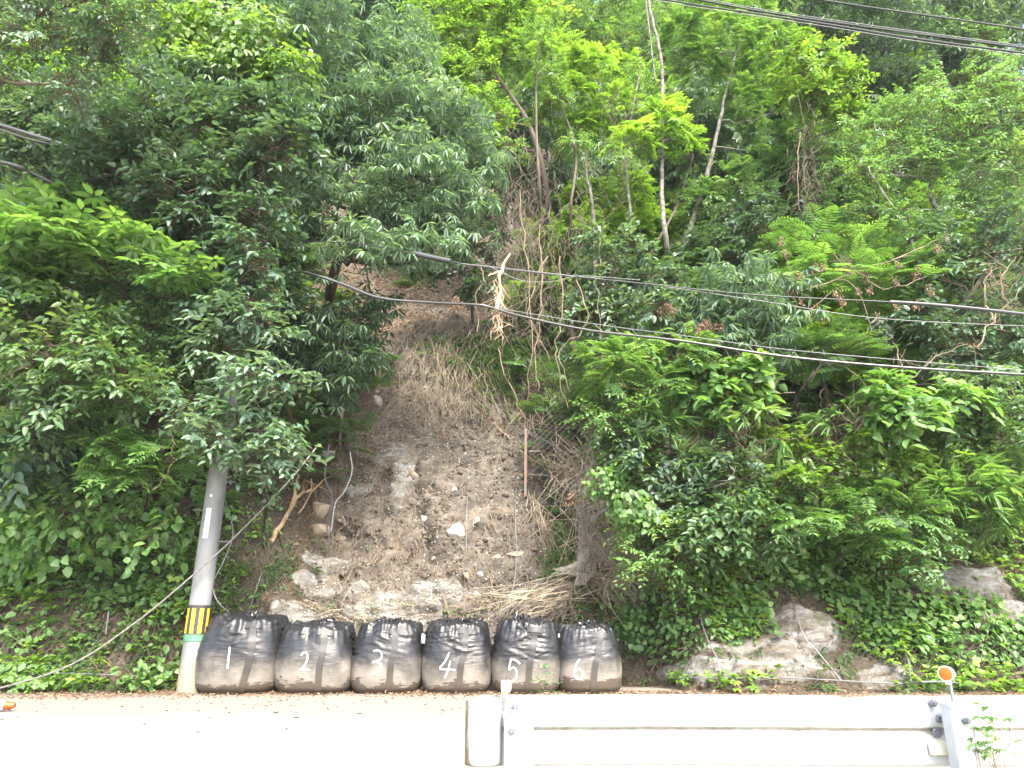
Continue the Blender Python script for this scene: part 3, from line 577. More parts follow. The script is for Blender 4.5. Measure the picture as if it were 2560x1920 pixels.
P_('conifer_tree', 'tree', 'dark cedar in shadow at the top, left of the lime trees', 'feather', 'dark', 30,
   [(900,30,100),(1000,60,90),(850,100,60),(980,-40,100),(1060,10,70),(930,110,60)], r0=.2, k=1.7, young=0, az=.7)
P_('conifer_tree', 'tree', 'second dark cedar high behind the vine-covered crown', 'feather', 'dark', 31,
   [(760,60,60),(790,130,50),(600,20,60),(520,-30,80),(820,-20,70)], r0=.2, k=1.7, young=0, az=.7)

# ------------------------------------------------------------------ background forest: prototypes copied up the slope
def proto(kind, mat, k, seed, h=6.5, spread=2.3, ncl=13, young=.4):
    rr = random.Random(seed); cl = []
    for i in range(ncl):
        a = rr.uniform(0, 6.28); q = rr.random()**.6; z = h*(.42+.55*rr.random()); wd = spread*(1-.55*abs(z/h-.6))
        r = rr.uniform(.65, 1.1); cl.append(((wd*q*math.cos(a), wd*q*math.sin(a), z), (r, r, r*.7)))
    root = empty('forest_tree', (0, 0, 0), 'x', 'tree'); cr, P = crown('forest_leaves', kind, mat, cl, (0, 0, 0), k, 1.0, young, parent=root)
    mb = branch_mb(None, [Vector((0, 0, -.4)), Vector((rr.uniform(-.3, .3), 0, h*.4)), Vector((rr.uniform(-.5, .5), 0, h*.9))], cl, .14, P, seed, 3)
    mb.build('trunk', BARKP if seed % 2 else BARK, root)
    return root
KDS = [('pinnate', 'lime', 1.9, 'yellow-green feathery'), ('oval', 'fresh', 1.9, 'fresh green broad-leaved'), ('rosette', 'grey', 1.9, 'grey-green drooping'), ('oval', 'dark', 1.9, 'dark glossy'), ('small', 'pale', 2.1, 'pale fine-leaved'), ('pinnate', 'mid', 1.9, 'mid-green feathery')]
protos = [proto(k, m, s, 100+i) for i, (k, m, s, d) in enumerate(KDS)]
# rows up the slope: (Y, x spacing, height scale)
rows = [(16.5, 2.6, .55, 'lowest'), (19.5, 2.8, .75, 'second'), (23, 3.2, .95, 'third'), (27.5, 3.8, 1.15, 'fourth'), (33, 4.6, 1.3, 'fifth'), (40, 5.6, 1.5, 'sixth'), (49, 7, 1.8, 'seventh'), (59, 8.5, 2.1, 'topmost')]
used = set(); ORD = 'first second third fourth fifth sixth seventh eighth ninth tenth eleventh twelfth thirteenth fourteenth fifteenth sixteenth seventeenth eighteenth nineteenth twentieth twenty-first twenty-second twenty-third twenty-fourth twenty-fifth twenty-sixth twenty-seventh twenty-eighth twenty-ninth thirtieth'.split()
rf = random.Random(11)
for ri, (Y, sx, sc, rn) in enumerate(rows):
    half = Y*.80; n = int(2*half/sx)+1; cnt = 0
    for j in range(n):
        x = -half+j*sx+rf.uniform(-.4, .4)*sx*.6; y = Y+rf.uniform(-1, 1); z = gz(x, y)
        if scar(np.array(x), np.array(z)) > .01 or (Y < 22 and -7.2 < x < 1.6): continue
        if Y < 24 and -6.2 < x < -1.8: continue
        left = x < 0
        w_ = [.1, .15, .25, .35, .05, .1] if x < -1 else [.28, .22, .1, .1, .15, .15]
        ki = rf.choices(range(6), w_)[0]; p = protos[ki]
        if ki in used:
            c = p.copy(); COL.objects.link(c)
            for ch in p.children: d = ch.copy(); COL.objects.link(d); d.parent = c
        else: c = p; used.add(ki)
        c.location = (x, y, z); s = sc*rf.uniform(.85, 1.15); c.scale = (s, s, s*rf.uniform(.9, 1.1)); c.rotation_euler = (0, 0, rf.uniform(-.8, .8)+math.pi*(rf.random() < .3))
        tag(c, f'{KDS[ki][3]} forest tree, {ORD[min(cnt, 29)]} from the left in the {rn} row up the slope', 'tree', 'forest trees up the slope'); cnt += 1
for i, p in enumerate(protos):
    if i not in used:
        for ch in list(p.children): bpy.data.objects.remove(ch)
        bpy.data.objects.remove(p)
print("LEAVES", LEAFCOUNT[0])

# ------------------------------------------------------------------ ground cover (nobody could count it)
TVf = TV; nrT, ncT = TV.shape[:2]
def surf_samples(n, x0, x1, s0, s1, fn):
    """random points on the terrain grid with acceptance fn(x,z,rock,scar)"""
    i0, i1 = s0, s1; I = rng.integers(i0, i1, n*6); cols = np.where((TV[0, :, 0] > x0) & (TV[0, :, 0] < x1))[0]
    wcol = np.gradient(TV[0, :, 0])[cols]; J = rng.choice(cols, n*6, p=wcol/wcol.sum())
    I = np.clip(I, 0, nrT-2); J = np.clip(J, 0, ncT-2); fu = rng.random(len(I))[:, None]; fv = rng.random(len(I))[:, None]
    A, B, Cc, D = TV[I, J], TV[I, J+1], TV[I+1, J+1], TV[I+1, J]
    P = (A*(1-fu)+B*fu)*(1-fv)+(D*(1-fu)+Cc*fu)*fv; nn = np.cross(B-A, D-A); nn /= np.linalg.norm(nn, axis=1)[:, None]
    ok = rng.random(len(P)) < fn(P[:, 0], P[:, 2], tr_[I, J], tm[I, J]); P = P[ok][:n]; nn = nn[ok][:n]; return P, nn
def cover(name, kind, mat, n, x0, x1, s1, fn, cat, label, k=1.0, lift=.04, young=.1):
    P, nn = surf_samples(n, x0, x1, 2, s1, fn); m = len(P)
    V, T = sprays(kind, P+nn*lift, np.arctan2(nn[:, 1], nn[:, 0])+rng.normal(0, .6, m), rng.normal(.15, .3, m), u(.7, 1.3, m), .15+.2*rng.random(m)+young*(rng.random(m) < .3), k)
    o = link(name, leafmesh(name, V, T, LM[mat])); return tag(o, label, cat, None, 'stuff')
pn = lambda x, z, s, o: np.clip(fbm(x*s, z*s, 3, o)*4+.7, 0, 1)
cover('ground_creeper', 'trifol', 'fresh', 1400, -14, -4.6, 150, lambda x, z, r, s: np.clip(fbm(x*1.3, z*1.3, 4, 70)*5+.42+.25*sstep(1, 2.5, z), 0, 1)*(1-r)*(1-s)*sstep(-4.9, -5.8, x), 'creeper', 'bright three-leaved creeper over the left bank', 1.45)
cover('ground_creeper', 'heart', 'fresh', 600, -14, -5.0, 150, lambda x, z, r, s: np.clip(fbm(x*1.1, z*1.1, 4, 75)*5+.38+.3*sstep(1, 2.5, z), 0, 1)*(1-r)*(1-s)*sstep(-4.9, -5.8, x), 'creeper', 'broad-leaved creeper over the left bank', 1.3)
cover('ground_creeper', 'trifol', 'lime', 3000, 1.6, 14, 130, lambda x, z, r, s: np.clip(.12+fbm(x*1.3, z*1.3, 4, 80)*5+.4+.3*sstep(.8, 1.8, z), 0, 1)*(1-r*1.2)*(1-s)*(1-.55*np.exp(-((z-.2)/.5)**2)), 'creeper', 'yellow-green creeper over the right bank', 1.4, .04, .4)
cover('ground_creeper', 'heart', 'fresh', 1700, 2.0, 14, 130, lambda x, z, r, s: np.clip(.1+fbm(x*1.1, z*1.1, 4, 88)*5+.3+.3*sstep(.8, 1.8, z), 0, 1)*(1-r*1.2)*(1-s)*sstep(.3, .9, z), 'creeper', 'broad-leaved creeper over the right bank', 1.25)
cover('ground_creeper', 'trifol', 'lime', 1500, -14, -5.4, 110, lambda x, z, r, s: np.clip(fbm(x*1.5, z*1.5, 4, 61)*6+.35, 0, 1)*(1-r)*(1-s), 'creeper', 'small yellow-green creeper mixed into the left bank', 1.1, .06, .5)
cover('grass_tufts', 'blade', 'mid', 1500, -8, 12, 90, lambda x, z, r, s: np.clip(fbm(x*1.5, z*1.5, 4, 66)*6+.3, 0, 1)*(1-.7*r)*(1-s), 'grass', 'thin grass blades and weeds low on both banks', .6)
cover('bamboo_grass', 'blade', 'mid', 2100, -2.8, 2.6, 260, lambda x, z, r, s: np.exp(-((x+.1)/1.1)**2-((z-8.6)/1.1)**2)+.6*np.exp(-((x+1.3)/1.5)**2-((z-10.5)/1.5)**2)+.12*np.exp(-((x-1.3)/.4)**2-((z-3)/1.5)**2), 'grass', 'bamboo grass across the top of the landslide scar', .9)
cover('fern_cover', 'feather', 'mid', 6000, -30, 30, 449, lambda x, z, r, s: pn(x, z, .4, 90)*(1-s)*sstep(3, 6, z)*.8, 'fern', 'shaded low plants on the forest floor', 1.8)
cover('weeds', 'trifol', 'fresh', 120, -6, 3, 60, lambda x, z, r, s: pn(x, z, 1.5, 95)*sstep(.0, .3, z)*.5*(1-sstep(1.5, 2.2, z)), 'weeds', 'small weeds sprouting at the foot of the scar', .8)
# leaf litter on bank and scar
def litter(name, P, nn, L0, L1, mat, cat, label, tone=(0, 1), asp=(.25, .5), flat=.5):
    m = len(P); d = np.cross(nn, rng.normal(size=(m, 3))); d += nn*rng.normal(0, .25, (m, 1)); L = u(L0, L1, m)
    V = leaves(P+nn*.012, d, nn+rng.normal(0, flat, (m, 3)), L, L*u(*asp, m), .2, .15).reshape(-1, 3)
    T = np.repeat(u(*tone, m), 6); return tag(link(name, leafmesh(name, V, T, LM[mat] if isinstance(mat, str) else mat)), label, cat, None, 'stuff')
P, nn = surf_samples(34000, -16, 16, 1, 330, lambda x, z, r, s: (1-.62*s)*(1-.8*r)*(.35+pn(x, z, 1.3, 55))*.7)
litter('leaf_litter', P, nn, .05, .13, 'dead', 'leaf litter', 'brown fallen leaves scattered over the slope')
P, nn = surf_samples(20000, -8, 1, 150, 375, lambda x, z, r, s: np.exp(-((x+4.5)/1.9)**2)*sstep(8.5, 10.5, z))
litter('leaf_litter', P, nn, .06, .13, 'dead', 'leaf litter', 'thick carpet of pale dead leaves in the upper channel of the landslide', (0, 3), flat=1.1)
n = 9000; x = u(-10.5, 12, n); y = 12.35-np.abs(rng.normal(0, .42, n))+.35*(x > -6)*(x < 3); y = np.minimum(y, toe(x)+.05)
P = np.stack([x, y, np.full(n, .004)+u(0, .012, n)], 1)[(vn(x*1.2, y*2, 3)+.25 > rng.random(n))]; litter('leaf_litter', P, np.tile((0, 0, 1.), (len(P), 1)), .035, .075, 'dead', 'leaf litter', 'strip of fallen leaves along the road edge in front of the sacks', (.3, 1.8), flat=.35)
n = 260; P = np.stack([u(-10, 4, n), 12-rng.exponential(1.1, n), np.full(n, .008)], 1); P = P[P[:, 1] > 8]; litter('leaf_litter', P, np.tile((0, 0, 1.), (len(P), 1)), .04, .08, 'dead', 'leaf litter', 'few stray leaves lying on the sandy road', flat=.3)
STONE = simple('pale_schist', (.5, .5, .46), .8, scale=5, c2=(.24, .225, .19), bump=.5)
STONEB = simple('brown_schist', (.32, .27, .2), .85, scale=5, c2=(.13, .1, .075), bump=.5)
P, nn = surf_samples(2200, -5, 2.2, 10, 200, lambda x, z, r, s: s*(.3+r)*.8)
litter('stone_chips', P, nn, .018, .055, STONE, 'stone chips', 'tiny pale stone chips stuck in the mud of the scar', asp=(.5, .9))
# clods and small stones as lumps
def lump_arrays(P, R0, sd):
    base = np.array([(1,0,0),(-1,0,0),(0,1,0),(0,-1,0),(0,0,1),(0,0,-1)], float); F_ = np.array([(0,2,4),(2,1,4),(1,3,4),(3,0,4),(2,0,5),(1,2,5),(3,1,5),(0,3,5)])
    m = len(P); V = base[None]*(R0[:, None, None]*u(.5, 1.25, (m, 6, 1))); a = u(0, 6.28, m); c, s = np.cos(a), np.sin(a)
    Rm = np.stack([np.stack([c, -s, 0*c], 1), np.stack([s, c, 0*c], 1), np.stack([0*c, 0*c, 1+0*c], 1)], 1); V = np.einsum('mij,mvj->mvi', Rm, V)
    return (V+P[:, None]).reshape(-1, 3), (F_[None]+np.arange(m)[:, None, None]*6).reshape(-1, 3)
CLOD = simple('mud_clod', (.14, .118, .092), .9, scale=14, c2=(.05, .041, .032))
P, nn = surf_samples(5200, -5, 2.3, 3, 240, lambda x, z, r, s: s*(1-r)*(.2+pn(x, z, 2, 31)))
V, Q = lump_arrays(P, u(.012, .05, len(P))*np.where(rng.random(len(P)) < .08, 2.2, 1), 1); tag(link('mud_clods', npmesh('mud_clods', V, Q, CLOD)), 'lumps of wet mud and rubble on the scar', 'mud', None, 'stuff')

# ------------------------------------------------------------------ rocks on the scar
def rock(px, py, wpx, hpx, label, mat=STONE, tilt=0, seed=1, thick=.45):
    p, nn = hit(px, py); s = mpp(py, p.y); import bmesh
    bm = bmesh.new(); bmesh.ops.create_icosphere(bm, subdivisions=4, radius=1); rr = random.Random(seed)
    planes = [Vector((rr.gauss(0, 1), rr.gauss(0, 1), rr.gauss(0, 1))).normalized() for _ in range(13)]; ds = [rr.uniform(.38, .72) for _ in planes]
    for v in bm.verts:
        for pl, dd in zip(planes, ds):
            q = v.co.dot(pl)-dd
            if q > 0: v.co -= pl*q*.95
        v.co += v.normal*.05*float(fbm(np.array(v.co.x*3+seed), np.array(v.co.z*5+v.co.y*2), 3))
        v.co = Vector((v.co.x*wpx*s*.62, v.co.y*thick*max(hpx, 14)*s, v.co.z*hpx*s*.66))
    bmesh.ops.rotate(bm, verts=bm.verts, cent=(0, 0, 0), matrix=Matrix.Rotation(R(tilt), 3, 'Y') )
    me = bpy.data.meshes.new('rock'); bm.to_mesh(me); bm.free(); me.materials.append(mat)
    me.polygons.foreach_set('use_smooth', [True]*len(me.polygons))
    try: me.set_sharp_from_angle(angle=R(22))
    except Exception: pass
    o = link('rock', me, None, p+nn*.02); tag(o, label, 'rock', 'loose rocks on the landslide')
rock(1138, 1332, 50, 34, 'largest pale flat rock in the middle of the muddy scar', tilt=-12, seed=2)
rock(1063, 1300, 26, 18, 'small bluish rock left of the largest pale rock', seed=3)
rock(1193, 1303, 16, 28, 'upright white rock right of the largest pale rock', tilt=20, seed=4)
rock(1168, 1437, 22, 24, 'cream rock low on the scar above the sack marked 4', mat=STONEB, seed=5)
rock(1200, 1437, 15, 18, 'narrow white rock beside the cream one', seed=6)
rock(1191, 1487, 18, 12, 'small white rock lowest of the pale stones on the scar', seed=7)
rock(1135, 1222, 14, 12, 'small white stone high in the middle of the scar', seed=8)
rock(850, 1302, 34, 18, 'weathered block of wood-coloured rock under the cables left of the scar', mat=STONEB, tilt=35, seed=9)
rock(795, 1325, 60, 50, 'rounded tan boulder bulging from the left foot of the scar', mat=STONEB, seed=10, thick=.3)
rock(850, 1347, 40, 24, 'pale block right of the tan boulder', mat=STONEB, seed=11)
rock(800, 1275, 50, 40, 'mossy banded boulder above the tan one', mat=STONEB, tilt=10, seed=12, thick=.3)
rock(944, 1003, 40, 22, 'white rock at the top of the streaked ledge', seed=13, tilt=20)
rock(942, 980, 16, 12, 'little white stone above the streaked ledge', seed=14)
rock(1035, 1185, 60, 16, 'dark slab tilted into the gully of the scar', mat=STONEB, tilt=38, seed=15)
rock(1240, 1395, 34, 16, 'flat stone in the mud left of the mossy outcrop', mat=STONEB, seed=16)
rock(1285, 1385, 60, 18, 'low brown ledge stone under the mossy outcrop', mat=STONEB, seed=17)
rock(1062, 970, 10, 10, 'tiny white stone among the dry stems', seed=18)
rock(2470, 1540, 70, 30, 'grey boulder on the far right of the bank', mat=STONEB, seed=19, thick=.3)
rock(1085, 1395, 12, 10, 'small stone in the lower middle of the scar', seed=20)
for j, (x, y, L) in enumerate([(898, 1785, 'round pebble on the road left of the rail end'), (740, 1795, 'pebble on the sandy road in front of the sack marked 2'), (690, 1782, 'second pebble further left on the sandy road')]):
    p = at(x, y, 1); d = raydir(x, y); t = -CZ/d.z; p = Vector((0, 0, CZ))+d*t
    mb = MB(); mb.lathe((0, 0, 0), [(.0005, -.02), (.024, -.012), (.034, .003), (.026, .02), (.0005, .028)], 9); o = mb.build('pebble', STONEB); o.location = p+Vector((0, 0, .018)); o.scale = (1.2, .8+.2*j, .8); tag(o, L, 'pebble', 'pebbles on the road')

# ------------------------------------------------------------------ dry stems, straw, vines, roots
def strands(name, lst, mat, label, cat, kind='stuff', n=3):
    mb = MB()
    for pts, r in lst: mb.tube(pts, [r*(1-.6*i/(len(pts)-1)) for i in range(len(pts))], n, False)
    o = mb.build(name, mat, None, False); return tag(o, label, cat, None, kind)
L = []; rr = random.Random(5)
P, nn = surf_samples(1500, -10, 11, 8, 130, lambda x, z, r, s: (1-s)*.7)
for p, q in zip(P, nn):
    p = Vector(p); q = Vector(q); d = Vector((rr.gauss(0, 1), -.2, rr.gauss(-.3, .8))).normalized()*rr.uniform(.12, .5); a = p+q*.05; L.append(([a, a+d*.5+q*.06, a+d], rr.uniform(.003, .007)))
strands('dry_twigs', L, TWIG, 'dry twigs and stems caught in the plants of both banks', 'twigs'); L = []
for i in range(620):       # dry stems draped on the upper scar
    px = rr.gauss(1100, 80); py = rr.uniform(780, 1010)+abs(px-1100)*.3; p, nn = hit(px, py); ln = rr.uniform(.4, 1.9); sx = (px-1080)/500+rr.gauss(0, .42)
    a = p+nn*rr.uniform(.03, .3)+Vector((0, 0, .1)); d = Vector((sx, -.25, -1)); b = a+d*ln*.5; hb = b+Vector((0, -.25*ln*.5, 0)); e = a+d*ln
    q = BV.find_nearest(e)[0]; e = Vector((q.x, q.y-.08, q.z+.05)); jw = Vector((rr.gauss(0, .08), 0, rr.gauss(0, .05))); L.append(([a, a.lerp(e, .33)+nn*.12+jw, a.lerp(e, .7)+nn*.08+jw*1.2, e], rr.uniform(.004, .009)))
strands('dry_stems', L, simple('dry_stem_grey', (.25, .205, .15), .85, scale=4, c2=(.1, .08, .055)), 'dry bamboo stems hanging over the upper scar', 'stems')
L = []
for i in range(260):
    px = rr.gauss(985, 55); py = rr.uniform(600, 790); p, nn = hit(px, py); ln = rr.uniform(.4, 1.6); d = Vector((rr.gauss(0, .7), -.5, rr.gauss(-.6, .5))).normalized(); a = p+nn*.08; e = a+d*ln; q = BV.find_nearest(e); e = q[0]+q[1]*.1; L.append(([a, a.lerp(e, .5)+nn*rr.uniform(.1, .35), e], rr.uniform(.006, .013)))
for i in range(900):       # upright short stems and roots
    px = rr.choice([rr.gauss(1030, 90), rr.gauss(870, 60), rr.gauss(1300, 60), rr.uniform(700, 1480)]); py = rr.uniform(880, 1500); p, nn = hit(px, py); ln = rr.uniform(.15, .6)
    d = Vector((rr.gauss(0, .5), -.3, -1)).normalized(); a = p+nn*.05; L.append(([a, a+d*ln*.5+nn*.06+Vector((rr.gauss(0, .04), 0, 0)), a+d*ln+nn*.02], rr.uniform(.004, .009)))
strands('dry_roots', L, TWIG, 'thin roots and twigs caught on the muddy face', 'roots')
# straw heap flowing down beside the net
L = []
def flow(cx, cy, ex, ey, n, s0, s1, Y0, Y1, r=(.006, .012), bow=.12):
    for i in range(n):
        sm = 1.9 if rr.random() < .4 else 1; t0 = rr.uniform(0, .5); t1 = rr.uniform(.5, 1.05); a = at(cx+(ex-cx)*t0+rr.gauss(0, s0), cy+(ey-cy)*t0+rr.gauss(0, s0*.6), Y0+(Y1-Y0)*t0+rr.gauss(0, .14)); b = at(cx+(ex-cx)*t1+rr.gauss(0, s1*sm), cy+(ey-cy)*t1+rr.gauss(0, s1*.8), Y0+(Y1-Y0)*t1+rr.gauss(0, .14))
        m = a.lerp(b, .45)+Vector((rr.gauss(0, .16), -.12+rr.gauss(0, .06), bow*(b-a).length*rr.uniform(.2, .9))); L.append(([a, a.lerp(m, .6), m, m.lerp(b, .55), b], rr.uniform(*r)))
def hy(px, py): return hit(px, py)[0].y
flow(1460, 1430, 1600, 1500, 80, 14, 45, hy(1460, 1430)-.35, hy(1600, 1500)-.25)
flow(1470, 1290, 1560, 1480, 90, 26, 40, hy(1470, 1290)-.45, hy(1560, 1480)-.3)
flow(1440, 1450, 1270, 1545, 70, 26, 48, hy(1440, 1450)-.25, hy(1270, 1545)-.2, bow=.03)
flow(1430, 1470, 1360, 1560, 70, 22, 44, hy(1430, 1470)-.25, hy(1360, 1560)-.2, bow=.02)
flow(1420, 1150, 1530, 1200, 45, 34, 26, hy(1420, 1150)-.5, hy(1530, 1200)-.6, bow=.3)
flow(1440, 1130, 1470, 1300, 60, 36, 34, hy(1440, 1130)-.6, hy(1470, 1300)-.7, bow=.1)
flow(1400, 1100, 1520, 1260, 55, 40, 40, hy(1400, 1100)-.6, hy(1520, 1260)-.75, bow=.1)
flow(1480, 1300, 1480, 1470, 60, 30, 26, hy(1480, 1300)-.75, hy(1480, 1470)-.6, bow=.03)
flow(1500, 1330, 1590, 1500, 70, 26, 34, hy(1500, 1330)-.75, hy(1590, 1500)-.55, bow=.05)
flow(1350, 1000, 1440, 1120, 45, 40, 40, hy(1350, 1000)-.4, hy(1440, 1120)-.5, bow=.1)
flow(1330, 1230, 1400, 1390, 26, 8, 14, hy(1330, 1230)-.3, hy(1400, 1390)-.25, bow=.1)
flow(1480, 1200, 1500, 1400, 55, 34, 34, hy(1480, 1200)-.5, hy(1500, 1400)-.4, bow=.05)
strands('dry_straw_heap', L, STRAW, 'fallen dry bamboo and straw spilling over the torn net right of the scar', 'straw')
# strip of debris behind the sacks
L = []
for i in range(260):
    px = rr.uniform(740, 1560); py = rr.uniform(1500, 1560); p, nn = hit(px, py); a = p+nn*.06; d = Vector((rr.gauss(0, 1), -.15, rr.gauss(0, .35))).normalized()*rr.uniform(.15, .5); L.append(([a, a+d*.5+Vector((0, 0, .03)), a+d], rr.uniform(.004, .009)))
strands('straw_debris', L, STRAW, 'pale straw debris caught behind the black sacks', 'debris')
# brown vine tangle around the right trunks
L = []
for cx, cy, sx, sy, n, Y in [(1290, 480, 40, 110, 420, 15.5), (1330, 620, 60, 120, 380, 15.0), (1560, 350, 35, 80, 240, 16.2), (1420, 560, 70, 120, 260, 15.5), (2025, 330, 20, 110, 200, 15.6), (2010, 480, 20, 90, 130, 15.4), (1280, 780, 60, 60, 200, 15.4), (2050, 1040, 130, 60, 170, 13.4), (1430, 740, 90, 90, 240, 14.8), (1860, 1120, 60, 50, 90, 13.4), (2480, 700, 60, 80, 120, 13.9)]:
    for i in range(int(n*.62)):
        a = at(cx+rr.gauss(0, sx), cy+rr.gauss(0, sy), Y+rr.gauss(0, .4)); ln = rr.uniform(.2, 1.1)*(1.6 if rr.random() < .1 else 1); sw = rr.gauss(0, .5)
        pts = [a]; 
        for q in range(4): pts.append(pts[-1]+Vector((sw+rr.gauss(0, .6), rr.gauss(0, .3), -1+rr.gauss(0, .35))).normalized()*ln/4)
        L.append((pts, rr.uniform(.003, .008)))
strands('vine_tangle', L, simple('vine_brown', (.13, .1, .075), .9, scale=4, c2=(.05, .04, .03)), 'brown tangle of dead vines hanging between the trees', 'vines')
def vine(pxs, Y, r, label, mat=TWIG, name='hanging_vine', cat='vine', group='long vines hanging above the scar', n=18, amp=.03):
    pts = wig([at(x, y, Y if not hasattr(Y, '__len__') else Y[i]) for i, (x, y) in enumerate(pxs)], n, amp); mb = MB(); mb.tube(pts, [r*(1-.5*i/(n-1)) for i in range(n)], 5)
    o = mb.build(name, mat, None); return tag(o, label, cat, group)
VL = [([(1300,480),(1318,640),(1330,860),(1322,985)], 'pale vine hanging straight down beside the broken branch'), ([(1350,560),(1352,760),(1340,900),(1345,980)], 'vine hanging just right of the straight pale one'),
 ([(1400,640),(1408,780),(1392,900),(1420,1020)], 'wavy vine with a bend below the lower cable'), ([(1370,640),(1330,720),(1328,800),(1375,900)], 'looped vine crossing under the lower cable'),
 ([(1195,650),(1210,700),(1190,740),(1192,830)], 'short vine hanging from the grey cable sleeve'), ([(1440,700),(1470,800),(1400,880),(1425,980)], 'curled vine at the edge of the dark hollow'),
 ([(1490,560),(1500,640),(1490,700),(1500,850)], 'thin vine along the pale trunk right of the hollow'), ([(1258,840),(1250,900),(1290,1000),(1330,1090)], 'vine trailing from the root cluster down to the rusty post'),
 ([(2000,330),(1995,460),(2010,600),(2000,700)], 'long vine under the brown curtain right of centre'), ([(2530,930),(2540,1020),(2520,1080),(2545,1160)], 'thin vine hanging at the far right'), ([(1500,1020),(1515,1120),(1530,1200)], 'straight dry cane pointing down at the heart-leaved vine')]
for pts, lb in VL: vine(pts, 13.6 if pts[0][1] > 450 else 15.2, .013, lb)
vine([(445,1000),(430,1080),(435,1110),(425,1170),(380,1225)], 11.6, .012, 'grey dead twig curling down in front of the sumac at left', name='dead_twig', cat='twig', group=None)
# broken pale branch hung on the cables, with roots
mb = MB(); b = [at(x, y, 12.1) for x, y in [(1275, 635), (1255, 672), (1248, 700), (1250, 735), (1243, 770), (1262, 785)]]; mb.tube(wig(b, 14, .012), [.02+.012*math.sin(i*.5)**2 for i in range(14)], 6)
mb.tube(wig([at(1252, 680, 12.1), at(1235, 682, 12.1), at(1221, 690, 12.1)], 6, .01), [.025, .02, .02, .018, .012, .01], 5)
for i in range(46):
    a = at(1245+rr.gauss(0, 5), 690+rr.uniform(0, 130), 12.1); mb.tube([a, a+Vector((rr.gauss(0, .07), rr.gauss(0, .04), -.12)), a+Vector((rr.gauss(0, .12), rr.gauss(0, .05), -.28))], [.004, .004, .002], 3, False)
tag(mb.build('broken_branch', simple('peeled_wood', (.55, .42, .28), .8, scale=6, c2=(.3, .2, .13))), 'peeled broken branch with roots caught on the two cables above the scar', 'branch')
def log(pxs, r, label, mat=BARK, off=.12, name='fallen_branch', twigs=0):
    P3 = [hit(x, y) for x, y in pxs]; pts = wig([p+q*off for p, q in P3], 12, .015); mb = MB(); mb.tube(pts, [r*(1-.45*i/11) for i in range(12)], 7)
    for i in range(twigs):
        a = pts[rr.randint(4, 11)]; mb.tube([a, a+Vector((rr.gauss(0, .15), -.05, rr.gauss(0, .15))), a+Vector((rr.gauss(0, .35), -.05, rr.gauss(0, .3)))], [r*.3, r*.2, .003], 4, False)
    tag(mb.build(name, mat, None), label, 'branch', 'fallen branches on the slope')
WOODT = simple('tan_wood', (.4, .29, .17), .85, scale=5, c2=(.2, .14, .085), stretch=(1, 1, .4))
log([(668, 1360), (700, 1310), (740, 1250), (785, 1232)], .06, 'thick forked limb lying at the left foot of the scar', WOODT, twigs=5)
log([(715, 1290), (738, 1230), (748, 1195)], .05, 'upper fork of the limb left of the scar', WOODT)
log([(755, 1290), (800, 1220), (850, 1172)], .018, 'thin straight dead stick above the tan boulder', WOODT)
log([(840, 1290), (852, 1300), (866, 1312)], .045, 'short weathered log stub left of the scar', STONEB)
log([(1235, 1062), (1255, 1080), (1272, 1102)], .035, 'short peeled log left of the rusty post', WOODT)
log([(1300, 1130), (1350, 1170), (1400, 1195)], .022, 'slanting stick behind the rusty post', WOODT, twigs=4)
log([(1780, 1060), (1850, 1000), (1900, 960)], .03, 'bare grey stick under the leaning mimosa', BARK)
for bs, lb in [([[(1745,950),(1810,1010),(1850,1005),(1950,980)], [(1810,1010),(1830,940),(1835,900)], [(1815,1010),(1840,1090),(1890,1160)], [(1850,1005),(1880,960),(1930,940)], [(1780,985),(1770,930),(1740,880)]], 'bare arching twigs in the dark hollow left of the leaning mimosa'),
   ([[(2140,1080),(2180,1000),(2130,930),(2060,900)], [(2180,1000),(2260,960),(2330,900),(2420,860)], [(2150,1060),(2240,1070),(2290,1030)], [(2160,1030),(2130,1060),(2100,1020)], [(2260,960),(2250,900),(2230,850)]], 'bare crooked branches in the hollow at the middle right'),
   ([[(2440,870),(2480,800),(2520,760),(2570,700)], [(2480,800),(2460,720),(2490,660)], [(2520,760),(2500,700),(2540,640)]], 'pale twisted branches at the right edge under the sleeve')]:
    mb = MB()
    for b in bs: mb.tube(wig([at(x, y, 12.75) for x, y in b], 14, .02), [.018*(1-.7*i/13) for i in range(14)], 5, False)
    for i in range(40):
        b = rr.choice(bs); q = rr.choice(b); a = at(q[0]+rr.gauss(0, 8), q[1]+rr.gauss(0, 8), 12.75); mb.tube([a, a+Vector((rr.gauss(0, .12), rr.gauss(0, .05), rr.gauss(-.05, .12))), a+Vector((rr.gauss(0, .3), rr.gauss(0, .08), rr.gauss(-.1, .25)))], [.006, .005, .002], 4, False)
    tag(mb.build('bare_branch', TWIG), lb, 'branch', 'bare branches on the right bank')
